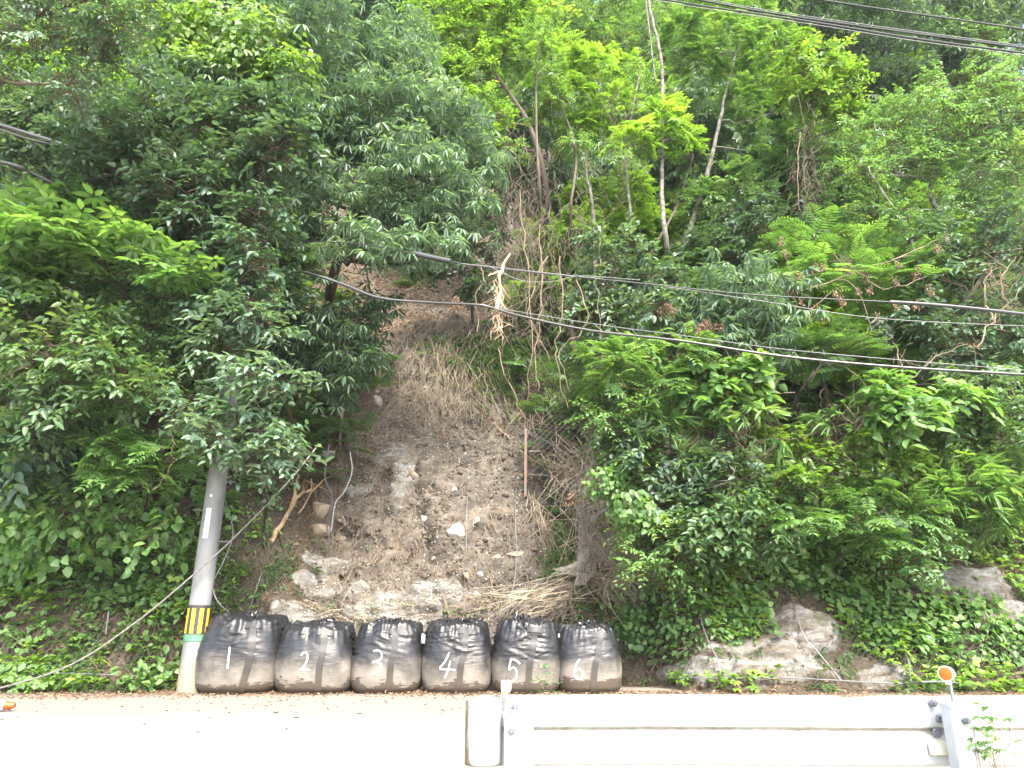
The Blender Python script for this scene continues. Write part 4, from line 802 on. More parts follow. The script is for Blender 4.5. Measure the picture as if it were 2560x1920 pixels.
# dead leaf clusters on bare twigs at right
troot = empty('dead_leaf_branch', at(2150, 700, 12.9), 'bare branch hung with bunches of dead brown leaves across the ferny tree at right', 'branch')
mb = MB(); br = [[(1950,740),(2060,710),(2140,680),(2230,650),(2290,640)], [(2140,680),(2200,720),(2260,715),(2320,690)], [(2060,710),(2110,700),(2150,740),(2180,830)], [(2030,715),(1990,690),(1960,640)], [(2230,650),(2300,620),(2340,600)], [(1975,735),(2010,780),(2080,730)]]
for b in br: mb.tube(wig([at(x, y, 12.9) for x, y in b], 12, .015), [.014*(1-.6*i/11) for i in range(12)], 5, False)
mb.build('twig', TWIG, troot)
for x, y in [(1975,720),(2000,745),(2035,655),(2050,660),(2090,715),(2140,720),(2165,675),(2170,715),(2235,690),(2290,665),(2320,710),(2290,745),(2190,780),(2060,775),(2035,760),(2235,760),(1990,680),(2120,650),(2240,650),(1960,620),(1950,590),(2340,605),(2020,790),(2100,740)]:
    V, T = sprays('deadcluster', np.array([at(x, y, 12.85)-troot.location]), np.array([0.]), np.array([0.]), np.array([rr.uniform(.6, 1.0)]), np.array([.5])); link('dead_leaf_bunch', leafmesh('dead_leaf_bunch', V, T, LM['dead']), troot)
def deadball(px, py, Y, rpx, n, label, name='dead_leaf_ball'):
    c = np.array(at(px, py, Y)); r = rpx*mpp(py, Y); P = c+rng.normal(0, .3, (n, 3))*r; V, T = sprays('deadcluster', P, u(0, 6, n), u(-1, 1, n), u(.5, .9, n), u(0, .4, n)); tag(link(name, leafmesh(name, V, T, LM['dead'])), label, 'dead leaves', 'bunches of dead leaves')
deadball(1765, 815, 12.6, 34, 30, 'round ball of dead brown leaves resting on the lower cable')
deadball(1665, 760, 13, 22, 7, 'drooping bunch of pale dead leaves left of the leaf ball')
deadball(1430, 1235, 12.95, 20, 7, 'pinkish dead leaf bunch on the torn net')
deadball(1140, 750, 13.5, 24, 8, 'dead leaf bunch behind the lower cable above the dry stems')
deadball(830, 200, 14, 30, 9, 'dead leaf bunch inside the upper crown of the drooping evergreen')
deadball(60, 490, 12.2, 20, 5, 'dead leaf bunch near the thick cables at the left edge')

# ------------------------------------------------------------------ utility pole
CONC = simple('pole_concrete', (.34, .345, .35), .75, scale=3, c2=(.24, .245, .25), bump=.15, stretch=(1, 1, .35))
def pole_mat():
    m, n, b, o = newmat('pole_concrete_muddy'); tc = n.nodes.new('ShaderNodeTexCoord').outputs['Object']
    sx = n.nodes.new('ShaderNodeSeparateXYZ'); n.links.new(tc, sx.inputs[0])
    nz = N(n, 'ShaderNodeTexNoise', Scale=3.0, Detail=7.0); mp = n.nodes.new('ShaderNodeMapping'); mp.inputs['Scale'].default_value = (1.5, 1.5, .5); n.links.new(tc, mp.inputs[0]); n.links.new(mp.outputs[0], nz.inputs['Vector'])
    c = ramp(n, nz.outputs[0], [(.3, (.12, .127, .13)), (.55, (.18, .188, .19)), (.75, (.235, .24, .24))]).outputs[0]
    f = N(n, 'ShaderNodeMath', operation='MULTIPLY_ADD'); n.links.new(nz.outputs[0], f.inputs[0]); f.inputs[1].default_value = -.9; n.links.new(sx.outputs[2], f.inputs[2])
    g = n.nodes.new('ShaderNodeMapRange'); g.inputs[1].default_value = -.1; g.inputs[2].default_value = .22; g.inputs[3].default_value = .85; g.inputs[4].default_value = 0; n.links.new(f.outputs[0], g.inputs[0])
    c = mixc(n, g.outputs[0], c, (.24, .19, .13)); n.links.new(c, b.inputs['Base Color']); b.inputs['Roughness'].default_value = .7
    return m
pb = at(470, 1727, 12.5); pb.z = 0; ptop = at(692, 130, 12.5); axis = (ptop-pb).normalized(); ptop = pb+axis*13.6
pole = empty('utility_pole', pb, 'tall grey concrete utility pole with a yellow and black striped band, left of sack 1', 'utility pole')
def pr(h): return .178-.0045*h
mb = MB(); mb.tube([pb+axis*h for h in np.linspace(-.2, 13.6, 24)], [pr(h) for h in np.linspace(-.2, 13.6, 24)], 32); mb.build('shaft', pole_mat(), pole)
def hgt(py): # height along pole for a picture row
    return min(np.linspace(0, 13.5, 1400), key=lambda h: abs(960-F*((((pb+axis*h)-Vector((0, 0, CZ))).dot(Vector((0, -sp, cp))))/(((pb+axis*h)-Vector((0, 0, CZ))).dot(Vector((0, cp, sp)))))-py))
def band(h0, h1, dr): return [pb+axis*h0, pb+axis*h1], [pr(h0)+dr, pr(h1)+dr]
YEL = simple('reflective_yellow', (.75, .5, .03), .45, scale=12, var=.3); BLK = simple('band_black', (.03, .03, .03), .5, scale=8)
GRNB = simple('band_green', (.08, .2, .13), .6, scale=10)
h0, h1 = hgt(1585), hgt(1513)
mb = MB(); p_, r_ = band(h0, h1, .006); mb.tube(p_, r_, 48); bd = mb.build('striped_band', BLK, pole)
mb = MB(); a = axis.orthogonal().normalized(); bq = axis.cross(a)
for k in range(9):      # yellow stripes, standing 1 mm proud
    a0 = k*2*math.pi/9+.2; vs = []
    for h in (h0+.015, h1-.05):
        for q in range(5): an = a0+q*.35/4; vs.append(pb+axis*h+(a*math.cos(an)+bq*math.sin(an))*(pr(h)+.0085))
    mb.add(vs, [(q, q+1, q+6, q+5) for q in range(4)])
st_ = mb.build('yellow_stripes', YEL, pole); st_.parent = bd
mb = MB(); p_, r_ = band(hgt(1603), h0-.003, .009); mb.tube(p_, r_, 32); mb.build('green_collar', GRNB, pole)
PLW = simple('white_plate', (.75, .76, .76), .4, scale=10, var=.06)
def onpole(h, lx, off=.0):   # point on the camera side of the pole
    c = pb+axis*h; r = pr(h)+off; yy = -math.sqrt(max(r*r-lx*lx, 0)); return c+Vector((lx, yy, 0))
hp0, hp1 = hgt(1348), hgt(1273); mb = MB(); vs = []; m = 8
for h in (hp0, hp1):
    for q in range(m+1): vs.append(onpole(h, -.045+.08*q/m, .004))
n0 = len(vs)
for h in (hp0, hp1):
    for q in range(m+1): vs.append(onpole(h, -.045+.08*q/m, .0005))
mb.add(vs, [(q, q+1, q+m+2, q+m+1) for q in range(m)]+[(0, m+1, n0+m+1, n0), (m, n0+m, n0+2*m+1, 2*m+1), (m+1, 2*m+1, n0+2*m+1, n0+m+1), (0, n0, n0+m, m)]); pt = mb.build('number_plate', PLW, pole, False)
mb = MB()
for j, fz in enumerate([.96, .9, .84, .72, .6, .5, .4, .3, .2, .08]):
    h = hp0+(hp1-hp0)*fz; c = onpole(h, -.008, .0065); w2 = .03 if j == 4 else .012
    mb.box(c, (w2, .002, .012))
    if j in (0, 1): mb.box(onpole(h, .01, .0065), (.008, .002, .012))
x = mb.build('plate_marks', BLK, pole, False); x.parent = pt
mb = MB(); c = onpole(hgt(1243), .0, .004); mb.lathe(c, [(.0005, .006), (.022, .006), (.024, -.004)], 14, (0, -1, 0)); mb.build('round_tag', simple('tag_metal', (.6, .6, .58), .4, .4), pole)
for px, py, s in [(490, 1275, -1), (550, 1355, 1), (560, 1205, 1), (520, 1130, -1)]:
    h = hgt(py); c = pb+axis*h; mb = MB(); mb.tube([c+Vector((s*(pr(h)-.02), -.03, 0)), c+Vector((s*(pr(h)+.15), -.03, 0))], .011, 8)
    mb.tube([c+Vector((s*(pr(h)+.15), -.03, 0)), c+Vector((s*(pr(h)+.165), -.03, 0))], .018, 8); mb.build('step_bolt', STEEL, pole)
# straps, crossarm and insulators near the top
mb = MB(); mb.tube([pb+axis*12.4+Vector((-.7, -.2, 0)), pb+axis*12.4+Vector((.9, -.2, 0))], .045, 6); mb.build('crossarm', STEEL, pole)
for q in (-.6, .25, .8):
    mb = MB(); mb.lathe(pb+axis*12.4+Vector((q, -.2, .04)), [(.0005, 0), (.05, .01), (.03, .04), (.055, .06), (.03, .09), (.05, .11), (.02, .15), (.0005, .16)], 14); mb.build('insulator', PLW, pole)
# guy rope running down to the road edge at left
def rope(pts, r, mat, label, name, cat, n=40, group=None, amp=0.0, sides=6):
    mb = MB(); mb.tube(wig(pts, n, amp), r, sides); return tag(mb.build(name, mat), label, cat, group)
d_ = raydir(-60, 1740)
rope([at(-80, 1742, 12.2), at(160, 1670, 12.1), at(330, 1563, 12.1), at(480, 1440, 12.15), at(600, 1330, 12.35), at(720, 1205, 12.7), at(790, 1120, 13.3)], .014, simple('rope_grey', (.19, .18, .165), .8, scale=20, c2=(.11, .1, .095)), 'grey steel rope slanting across the front of the pole down to the road edge', 'steel_rope', 'rope')
rope([at(560, 1240, 12.9), at(582, 1330, 12.8), at(560, 1400, 12.7), at(532, 1460, 12.6), at(545, 1505, 12.6), at(575, 1535, 12.8), at(585, 1560, 13.0)], .011, STEEL, 'grey cable looping down between pole and sack 1', 'loose_cable', 'cable')
rope([at(655, 1430, 12.9), at(640, 1475, 12.8), at(620, 1535, 12.9)], .008, STEEL, 'short thin wire ending behind sack 1', 'loose_cable', 'cable')
rope([at(824, 1110, 14.2), at(812, 1190, 13.9), at(830, 1240, 13.8), at(822, 1290, 13.7), at(818, 1330, 13.7), at(832, 1365, 13.7)], .013, BLACKC, 'black cable dangling over the grey plate left of the scar', 'loose_cable', 'cable')
rope([at(875, 1130, 14.4), at(880, 1180, 14.3), at(860, 1230, 14.1), at(838, 1260, 14.0), at(828, 1330, 13.8)], .009, STEEL, 'thin cable curling right of the dangling black one', 'loose_cable', 'cable')

# ------------------------------------------------------------------ overhead cables
def cable(pts, r, label, mat=BLACKC, sleeves=(), lash=None, ties=()):
    P3 = wig([at(*p) for p in pts], 70, 0.0); mb = MB(); o0 = P3[0].copy(); root = empty('overhead_cable', o0, label, 'cable', 'overhead cables along the road')
    mb.tube(P3, r, 8); mb.build('cable_run', mat, root)
    for a, b, rs in sleeves:
        i0 = int(a*69); i1 = max(int(b*69), i0+2); mb = MB(); mb.tube(P3[i0:i1], rs, 10); mb.build('sleeve', SLEEVE, root)
    if lash:
        P4 = wig([at(*p) for p in lash], 70, 0); mb = MB(); mb.tube(P4, .006, 5); mb.build('support_wire', STEEL, root)
        mb = MB(); nn_ = 46
        near = lambda X_: min(P3, key=lambda p: abs(p.x-X_))
        for q in range(nn_):
            a_ = P4[int(q/nn_*69)]; b_ = P4[min(int((q+1)/nn_*69), 69)]
            mb.tube([a_, near(b_.x)] if q % 2 else [near(a_.x), b_], .0025, 3, False)
        mb.build('lashing_wire', STEEL, root)
    for tq in ties:
        i = int(tq*69); mb = MB(); mb.tube([P3[i].lerp(P3[i+1], -.02/(P3[i+1]-P3[i]).length), P3[i].lerp(P3[i+1], .03/(P3[i+1]-P3[i]).length)], r*1.9, 8); mb.build('cable_tie', BLACKC, root)
    return root
Yc = 12.0
cable([(1600,-12,11.6),(1740,12,11.5),(2050,58,11),(2300,98,10.6),(2620,140,10.2)], .017, 'lowest of the three power lines crossing the upper right corner', ties=(.35, .75))
cable([(1690,-12,11.6),(1900,28,11.4),(2200,72,11),(2620,128,10.3)], .017, 'middle power line crossing the upper right corner', ties=(.22, .62))
cable([(1960,-14,11.4),(2200,22,11.2),(2400,50,10.9),(2620,82,10.6)], .017, 'topmost power line in the upper right corner', ties=(.6,))
for dy_, lb in ((10, 'thin line twinned just under the lowest upper right power line'), (-9, 'thin line twinned just above the middle upper right power line')):
    base = [(1600,-12,11.6),(1740,12,11.5),(2050,58,11),(2300,98,10.6),(2620,140,10.2)] if dy_ > 0 else [(1690,-12,11.6),(1900,28,11.4),(2200,72,11),(2620,128,10.3)]
    cable([(a, b+dy_*.6, c) for a, b, c in base], .008, lb, STEEL)
cable([(-60,296,10.9),(60,332,11.1),(210,382,11.4),(420,480,11.9),(690,560,12.5)], .03, 'thick black cable bundle entering at the left edge, upper one', sleeves=((0, .5, .042),))
cable([(-60,303,10.9),(60,345,11.1),(200,385,11.4),(420,500,11.9),(690,580,12.5)], .02, 'thinner cable just under the upper left bundle')
cable([(-60,392,10.9),(40,415,11.1),(110,448,11.4),(350,560,12),(600,640,12.4)], .026, 'second thick cable entering at the left edge below the bundle', sleeves=((0, .35, .034),))
cable([(-60,480,11),(30,500,11.3),(100,530,11.7),(300,600,12.3)], .016, 'third lowest cable at the left edge')
cable([(600,600,12.7),(900,610,12.6),(1110,650,12.3),(1215,668,12.2),(1600,708,11.9),(1900,738,11.6),(2310,760,11.2),(2620,792,11)], .011, 'upper cable over the scar with grey sleeves at both ends', BLACKC, sleeves=((.235, .325, .052), (.83, .995, .03)))
cable([(1120,655,12.3),(1400,686,12.1),(1650,715,11.9),(1900,752,11.6),(2200,796,11.3),(2620,818,11)], .007, 'thin wire sagging just under the upper cable', STEEL)
cable([(1215,662,12.2),(1300,700,12.1),(1380,704,12.05),(1450,690,12),(1600,700,11.9)], .006, 'slack thin wire looping under the upper cable near the broken branch', STEEL)
cable([(640,725,12.5),(680,705,12.45),(740,680,12.4),(790,688,12.3),(860,712,12.3),(950,745,12.2),(1070,756,12.2),(1190,762,12.1),(1225,768,12.1),(1300,790,12.0),(1480,827,11.8),(1700,852,11.5),(1950,890,11.2),(2250,918,10.9),(2620,940,10.6)], .022, 'thick lower black cable sagging across the whole slope', sleeves=((.245, .40, .028),),
      lash=[(1240,770,12.1),(1500,812,11.8),(1700,838,11.5),(1950,872,11.2),(2250,900,10.9),(2620,930,10.6)] )

# ------------------------------------------------------------------ rockfall net with its ropes and posts
WIREL = simple('torn_net_wire', (.24, .22, .19), .7, .2, scale=8, c2=(.13, .11, .09))
def net(name, pxg, off, label, cell=.16, wr=.003, rag=0):
    """diamond mesh draped on a grid of picture points, each dropped on the slope"""
    nu, nv = len(pxg[0]), len(pxg); G = [[None]*nu for _ in range(nv)]
    for j in range(nv):
        for i_ in range(nu):
            p, q = hit(*pxg[j][i_][:2]); G[j][i_] = p+q*(off+(pxg[j][i_][2] if len(pxg[j][i_]) > 2 else 0))
    def S_(a, b):
        a = min(max(a, 0), .9999)*(nu-1); b = min(max(b, 0), .9999)*(nv-1); i_, j = int(a), int(b); fa, fb = a-i_, b-j
        return G[j][i_].lerp(G[j][i_+1], fa).lerp(G[j+1][i_].lerp(G[j+1][i_+1], fa), fb)
    Wd = max((G[j][0]-G[j][-1]).length for j in range(nv)); Ht = max((G[0][i_]-G[-1][i_]).length for i_ in range(nu)); mb = MB()
    m = int(Wd/cell); k = int(Ht/cell)
    for a in range(m+1):
        for b in range(k):
            for s in (-.5, .5):
                u0 = (a+(.5 if b % 2 else 0))/m; u1 = u0+s/m
                if u0 > 1.001 or not -.001 < u1 < 1.001: continue
                p, q = S_(u0, b/k), S_(u1, (b+1)/k); mb.tube([p, q], wr, 3, False)
    o = mb.build(name, WIREL if name == 'torn_net' else WIRE, None, False); return tag(o, label, 'net', 'rockfall nets on the slope')
def grid(xl, xr, ys, nu):
    return [[(xl[j]+(xr[j]-xl[j])*i_/(nu-1), ys[j]+8*math.sin(i_*1.7+j)) for i_ in range(nu)] for j in range(len(ys))]
net('rockfall_net', grid([560, 545, 520, 500], [770, 760, 740, 690], [1090, 1240, 1400, 1540], 6), .1, 'diamond wire rockfall net draped right of the pole behind sack 1', .1, .0035)
net('rockfall_net', grid([10, 5, 0], [430, 420, 415], [1330, 1500, 1690], 8), .08, 'diamond wire rockfall net under the creepers left of the pole', .12, .003)
net('rockfall_net', grid([1560, 1560, 1570], [2550, 2550, 2550], [1420, 1560, 1710], 12), .06, 'diamond wire rockfall net over the right bank', .13, .003)
net('torn_net', [[(1395+30*i_, 1030+10*i_, .05) for i_ in range(5)], [(1385+34*i_, 1110+6*math.sin(i_), .15) for i_ in range(5)], [(1405+34*i_, 1200, .3+.1*math.sin(i_*2)) for i_ in range(5)], [(1425+20*i_, 1290, .35+.12*math.sin(i_*3)) for i_ in range(5)], [(1432+14*i_, 1370, .35+.1*math.cos(i_*3)) for i_ in range(5)], [(1437+8*i_, 1430, .3) for i_ in range(5)], [(1435+7*i_, 1480, .25) for i_ in range(5)]], .5, 'torn wire net hanging bunched at the right side of the scar', .085, .006)
net('torn_net', [[(1270+40*i_, 1500-14*i_, .1) for i_ in range(5)], [(1262+42*i_, 1540-8*i_, .2) for i_ in range(5)], [(1262+42*i_, 1570, .2) for i_ in range(5)]], .25, 'crumpled foot of the torn net behind sack 5', .075, .005)
def grope(pxs, r, label, off=.14, mat=STEEL, name='net_rope', group='steel ropes holding the rockfall nets'):
    rope([hit(x, y)[0]+hit(x, y)[1]*off for x, y in pxs], r, mat, label, name, 'rope', 30, group)
grope([(0, 1712), (120, 1702), (250, 1700), (400, 1705)], .01, 'bottom rope of the net along the left road edge')
grope([(1570, 1722), (1700, 1712), (1790, 1706), (1950, 1712), (2080, 1722), (2250, 1732), (2400, 1730), (2560, 1735)], .011, 'bottom rope of the net along the right road edge')
grope([(1740, 1510), (1762, 1590), (1790, 1660), (1803, 1715)], .012, 'grey anchor rope left of the white rock on the right bank')
grope([(1975, 1500), (2005, 1590), (2040, 1650), (2090, 1705)], .011, 'anchor rope crossing the white rock on the right bank')
grope([(2250, 1620), (2262, 1665), (2275, 1725)], .013, 'short anchor rope behind the round orange reflector')
grope([(2440, 1500), (2470, 1570), (2505, 1660)], .012, 'anchor rope near the far right boulder')
grope([(275, 1450), (276, 1530), (277, 1590)], .012, 'short anchor rope in the creepers left of the pole')
grope([(1296, 1090), (1296, 1300), (1294, 1400), (1280, 1470), (1262, 1530)], .011, 'thin grey rope hanging straight down left of the rusty post', .25)
grope([(1175, 1080), (1172, 1250), (1165, 1380)], .008, 'faint wire hanging in the middle of the scar', .12)
grope([(1330, 1072), (1400, 1130), (1450, 1190), (1480, 1240), (1497, 1300), (1485, 1370), (1462, 1420)], .014, 'bent blue-grey rope running from the rusty post down the torn net', .5)
grope([(1250, 1000), (1275, 1060), (1300, 1090)], .009, 'green wire above the rusty post', .2)
grope([(960, 990), (1060, 1020), (1150, 1060), (1320, 1072)], .009, 'dark wire stretched along the top of the scar to the rusty post', .2, BLACKC)
RUST = simple('rusty_steel', (.34, .17, .1), .85, scale=7, c2=(.2, .2, .18), bump=.3)
pst = hit(1316, 1240)[0]+Vector((0, -.12, 0)); Yp = pst.y
rp = empty('rusty_post', at(1316, 1240, Yp), 'rusty leaning channel post with broken brackets right of the scar', 'post')
def bar(p, q, w_, t_, name, mat, par):
    p, q = Vector(p), Vector(q); d = (q-p); rot = d.to_track_quat('Z', 'Y').to_matrix(); mb = MB(); m = (p+q)/2
    mb.box(m, (w_, .006, d.length), rot); mb.box(m+rot @ Vector((w_/2+.003, t_/2, 0)), (.006, t_+.006, d.length*.995), rot); mb.box(m+rot @ Vector((-w_/2-.003, t_/2, 0)), (.006, t_+.006, d.length*.995), rot)
    return mb.build(name, mat, par, False)
bar(at(1316, 1242, Yp), at(1317, 1072, Yp), .085, .05, 'post', RUST, rp)
bar(at(1322, 1130, Yp), at(1352, 1130, Yp), .05, .03, 'bracket', RUST, rp)
bar(at(1322, 1188, Yp), at(1372, 1190, Yp+.1), .05, .03, 'bracket', simple('grey_steel', (.16, .17, .15), .7), rp)
bar(at(1322, 1075, Yp+.06), at(1356, 1132, Yp+.06), .035, .03, 'brace', simple('dark_steel', (.06, .055, .05), .8), rp)
s2 = hit(850, 1115)[0]; Y2 = s2.y-.1
gp = empty('grey_post', at(849, 1110, Y2), 'grey weathered channel post under the dark evergreen at the left of the scar', 'post')
bar(at(848, 1112, Y2), at(856, 1005, Y2), .07, .04, 'post', RUST, gp); bar(at(802, 1040, Y2), at(846, 1058, Y2), .05, .03, 'bracket', simple('galvanised', (.3, .33, .31), .6), gp)
s3 = hit(818, 1140)[0]; Y3 = s3.y-.25; pl = empty('metal_plate', at(818, 1140, Y3), 'bent grey metal plate hanging left of the scar', 'metal plate')
mb = MB(); q4 = [at(800, 1126, Y3), at(838, 1127, Y3+.02), at(836, 1146, Y3), at(818, 1157, Y3-.04), at(798, 1147, Y3)]; mb.add(q4+[v+Vector((0, .012, 0)) for v in q4], [(0, 4, 3, 2, 1), (5, 6, 7, 8, 9), (0, 1, 6, 5), (1, 2, 7, 6), (2, 3, 8, 7), (3, 4, 9, 8), (4, 0, 5, 9)]); mb.build('plate', simple('plate_metal', (.3, .31, .3), .5, .4, scale=6), pl, False)
mb = MB(); mb.tube([at(818, 1130, Y3-.01), at(826, 1090, Y3)], .006, 5); mb.build('hanger_wire', STEEL, pl)

# ------------------------------------------------------------------ black tonne bags
def bag_mat():
    m, n, b, o = newmat('bag_black_woven'); tc = n.nodes.new('ShaderNodeTexCoord').outputs['Object']
    oi = n.nodes.new('ShaderNodeObjectInfo'); ad = N(n, 'ShaderNodeVectorMath', operation='ADD'); n.links.new(tc, ad.inputs[0])
    ml = N(n, 'ShaderNodeMath', operation='MULTIPLY'); n.links.new(oi.outputs['Random'], ml.inputs[0]); ml.inputs[1].default_value = 37; n.links.new(ml.outputs[0], ad.inputs[1])
    sx = n.nodes.new('ShaderNodeSeparateXYZ'); n.links.new(tc, sx.inputs[0])
    nz = N(n, 'ShaderNodeTexNoise', Scale=2.6, Detail=8.0, Roughness=.6); n.links.new(ad.outputs[0], nz.inputs['Vector'])
    mp = n.nodes.new('ShaderNodeMapping'); mp.inputs['Scale'].default_value = (3, 3, 22); n.links.new(ad.outputs[0], mp.inputs[0])
    nh = N(n, 'ShaderNodeTexNoise', Scale=3.0, Detail=5.0); n.links.new(mp.outputs[0], nh.inputs['Vector'])
    mp2 = n.nodes.new('ShaderNodeMapping'); mp2.inputs['Scale'].default_value = (30, 30, 2); n.links.new(ad.outputs[0], mp2.inputs[0])
    nv = N(n, 'ShaderNodeTexNoise', Scale=1.5, Detail=3.0); n.links.new(mp2.outputs[0], nv.inputs['Vector'])
    z = sx.outputs[2]
    def madd(a, k, c):
        q = N(n, 'ShaderNodeMath', operation='MULTIPLY_ADD'); n.links.new(a, q.inputs[0]); q.inputs[1].default_value = k
        if isinstance(c, float): q.inputs[2].default_value = c
        else: n.links.new(c, q.inputs[2])
        return q.outputs[0]
    zz = madd(nz.outputs[0], -.6, z); zz = madd(nh.outputs[0], -.14, zz); zz = madd(nv.outputs[0], -.12, zz)
    blk = ramp(n, nz.outputs[0], [(.3, (.009, .0095, .011)), (.7, (.02, .021, .023))]).outputs[0]
    g = n.nodes.new('ShaderNodeMapRange'); g.interpolation_type = 'SMOOTHSTEP'; g.inputs[1].default_value = .24; g.inputs[2].default_value = -.26; n.links.new(zz, g.inputs[0])
    dry = ramp(n, nz.outputs[0], [(.3, (.125, .112, .095)), (.7, (.21, .19, .163))]).outputs[0]
    c = mixc(n, g.outputs[0], blk, dry)
    dm = madd(nz.outputs[0], -.62, madd(nh.outputs[0], .3, z)); g2 = ramp(n, dm, [(-.0, (1, 1, 1)), (.01, (0, 0, 0))]).outputs[0]   # damp hem
    c = mixc(n, g2, c, (.06, .045, .032)); n.links.new(c, b.inputs['Base Color'])
    rr_ = mixc(n, g.outputs[0], (.36, .36, .36), (.75, .75, .75)); n.links.new(rr_, b.inputs['Roughness'])
    bp = N(n, 'ShaderNodeBump', Strength=.35, Distance=.015); n.links.new(nh.outputs[0], bp.inputs['Height']); n.links.new(bp.outputs[0], b.inputs['Normal'])
    return m
BAG = bag_mat()
def strap_mat():
    m, n, b, o = newmat('strap_webbing'); tc = n.nodes.new('ShaderNodeTexCoord').outputs['Object']; sx = n.nodes.new('ShaderNodeSeparateXYZ'); n.links.new(tc, sx.inputs[0])
    nz = N(n, 'ShaderNodeTexNoise', Scale=7.0, Detail=6.0); n.links.new(tc, nz.inputs['Vector']); f = N(n, 'ShaderNodeMath', operation='MULTIPLY_ADD'); n.links.new(nz.outputs[0], f.inputs[0]); f.inputs[1].default_value = -.4; n.links.new(sx.outputs[2], f.inputs[2])
    r = ramp(n, f.outputs[0], [(.0, (.06, .05, .041)), (.3, (.02, .0195, .0195)), (.6, (.014, .0145, .016))]); n.links.new(r.outputs[0], b.inputs['Base Color']); b.inputs['Roughness'].default_value = .5; return m
STRAP = strap_mat(); PLAST = simple('bag_plastic_liner', (.017, .018, .02), .25, scale=5)
CHALK = simple('chalk_paint', (.7, .78, .84), .8, scale=30, c2=(.5, .57, .62))
TAGW = simple('paper_tag', (.8, .8, .78), .6)
GLY = {'1': [[(.55, 1), (.42, .45), (.3, 0)]],
 '2': [[(.2, .82), (.4, 1), (.68, .95), (.78, .72), (.6, .38), (.3, .12), (.08, .02), (.5, .06), (.98, .0)]],
 '3': [[(.15, .97), (.5, 1), (.78, .8), (.6, .58), (.1, .48), (.5, .47), (.72, .3), (.55, .05), (.2, 0)]],
 '4': [[(.62, 1), (.35, .65), (.02, .38), (.5, .34), (1, .31)], [(.68, .66), (.55, .35), (.32, 0)]],
 '5': [[(.95, .78), (.65, .93), (.3, 1)], [(.3, 1), (.22, .75), (.18, .52), (.5, .62), (.72, .42), (.66, .15), (.4, 0), (.05, .03)]],
 '6': [[(.55, 1), (.25, .7), (.12, .35), (.25, .08), (.55, 0), (.78, .15), (.75, .38), (.5, .52), (.2, .42)]]}
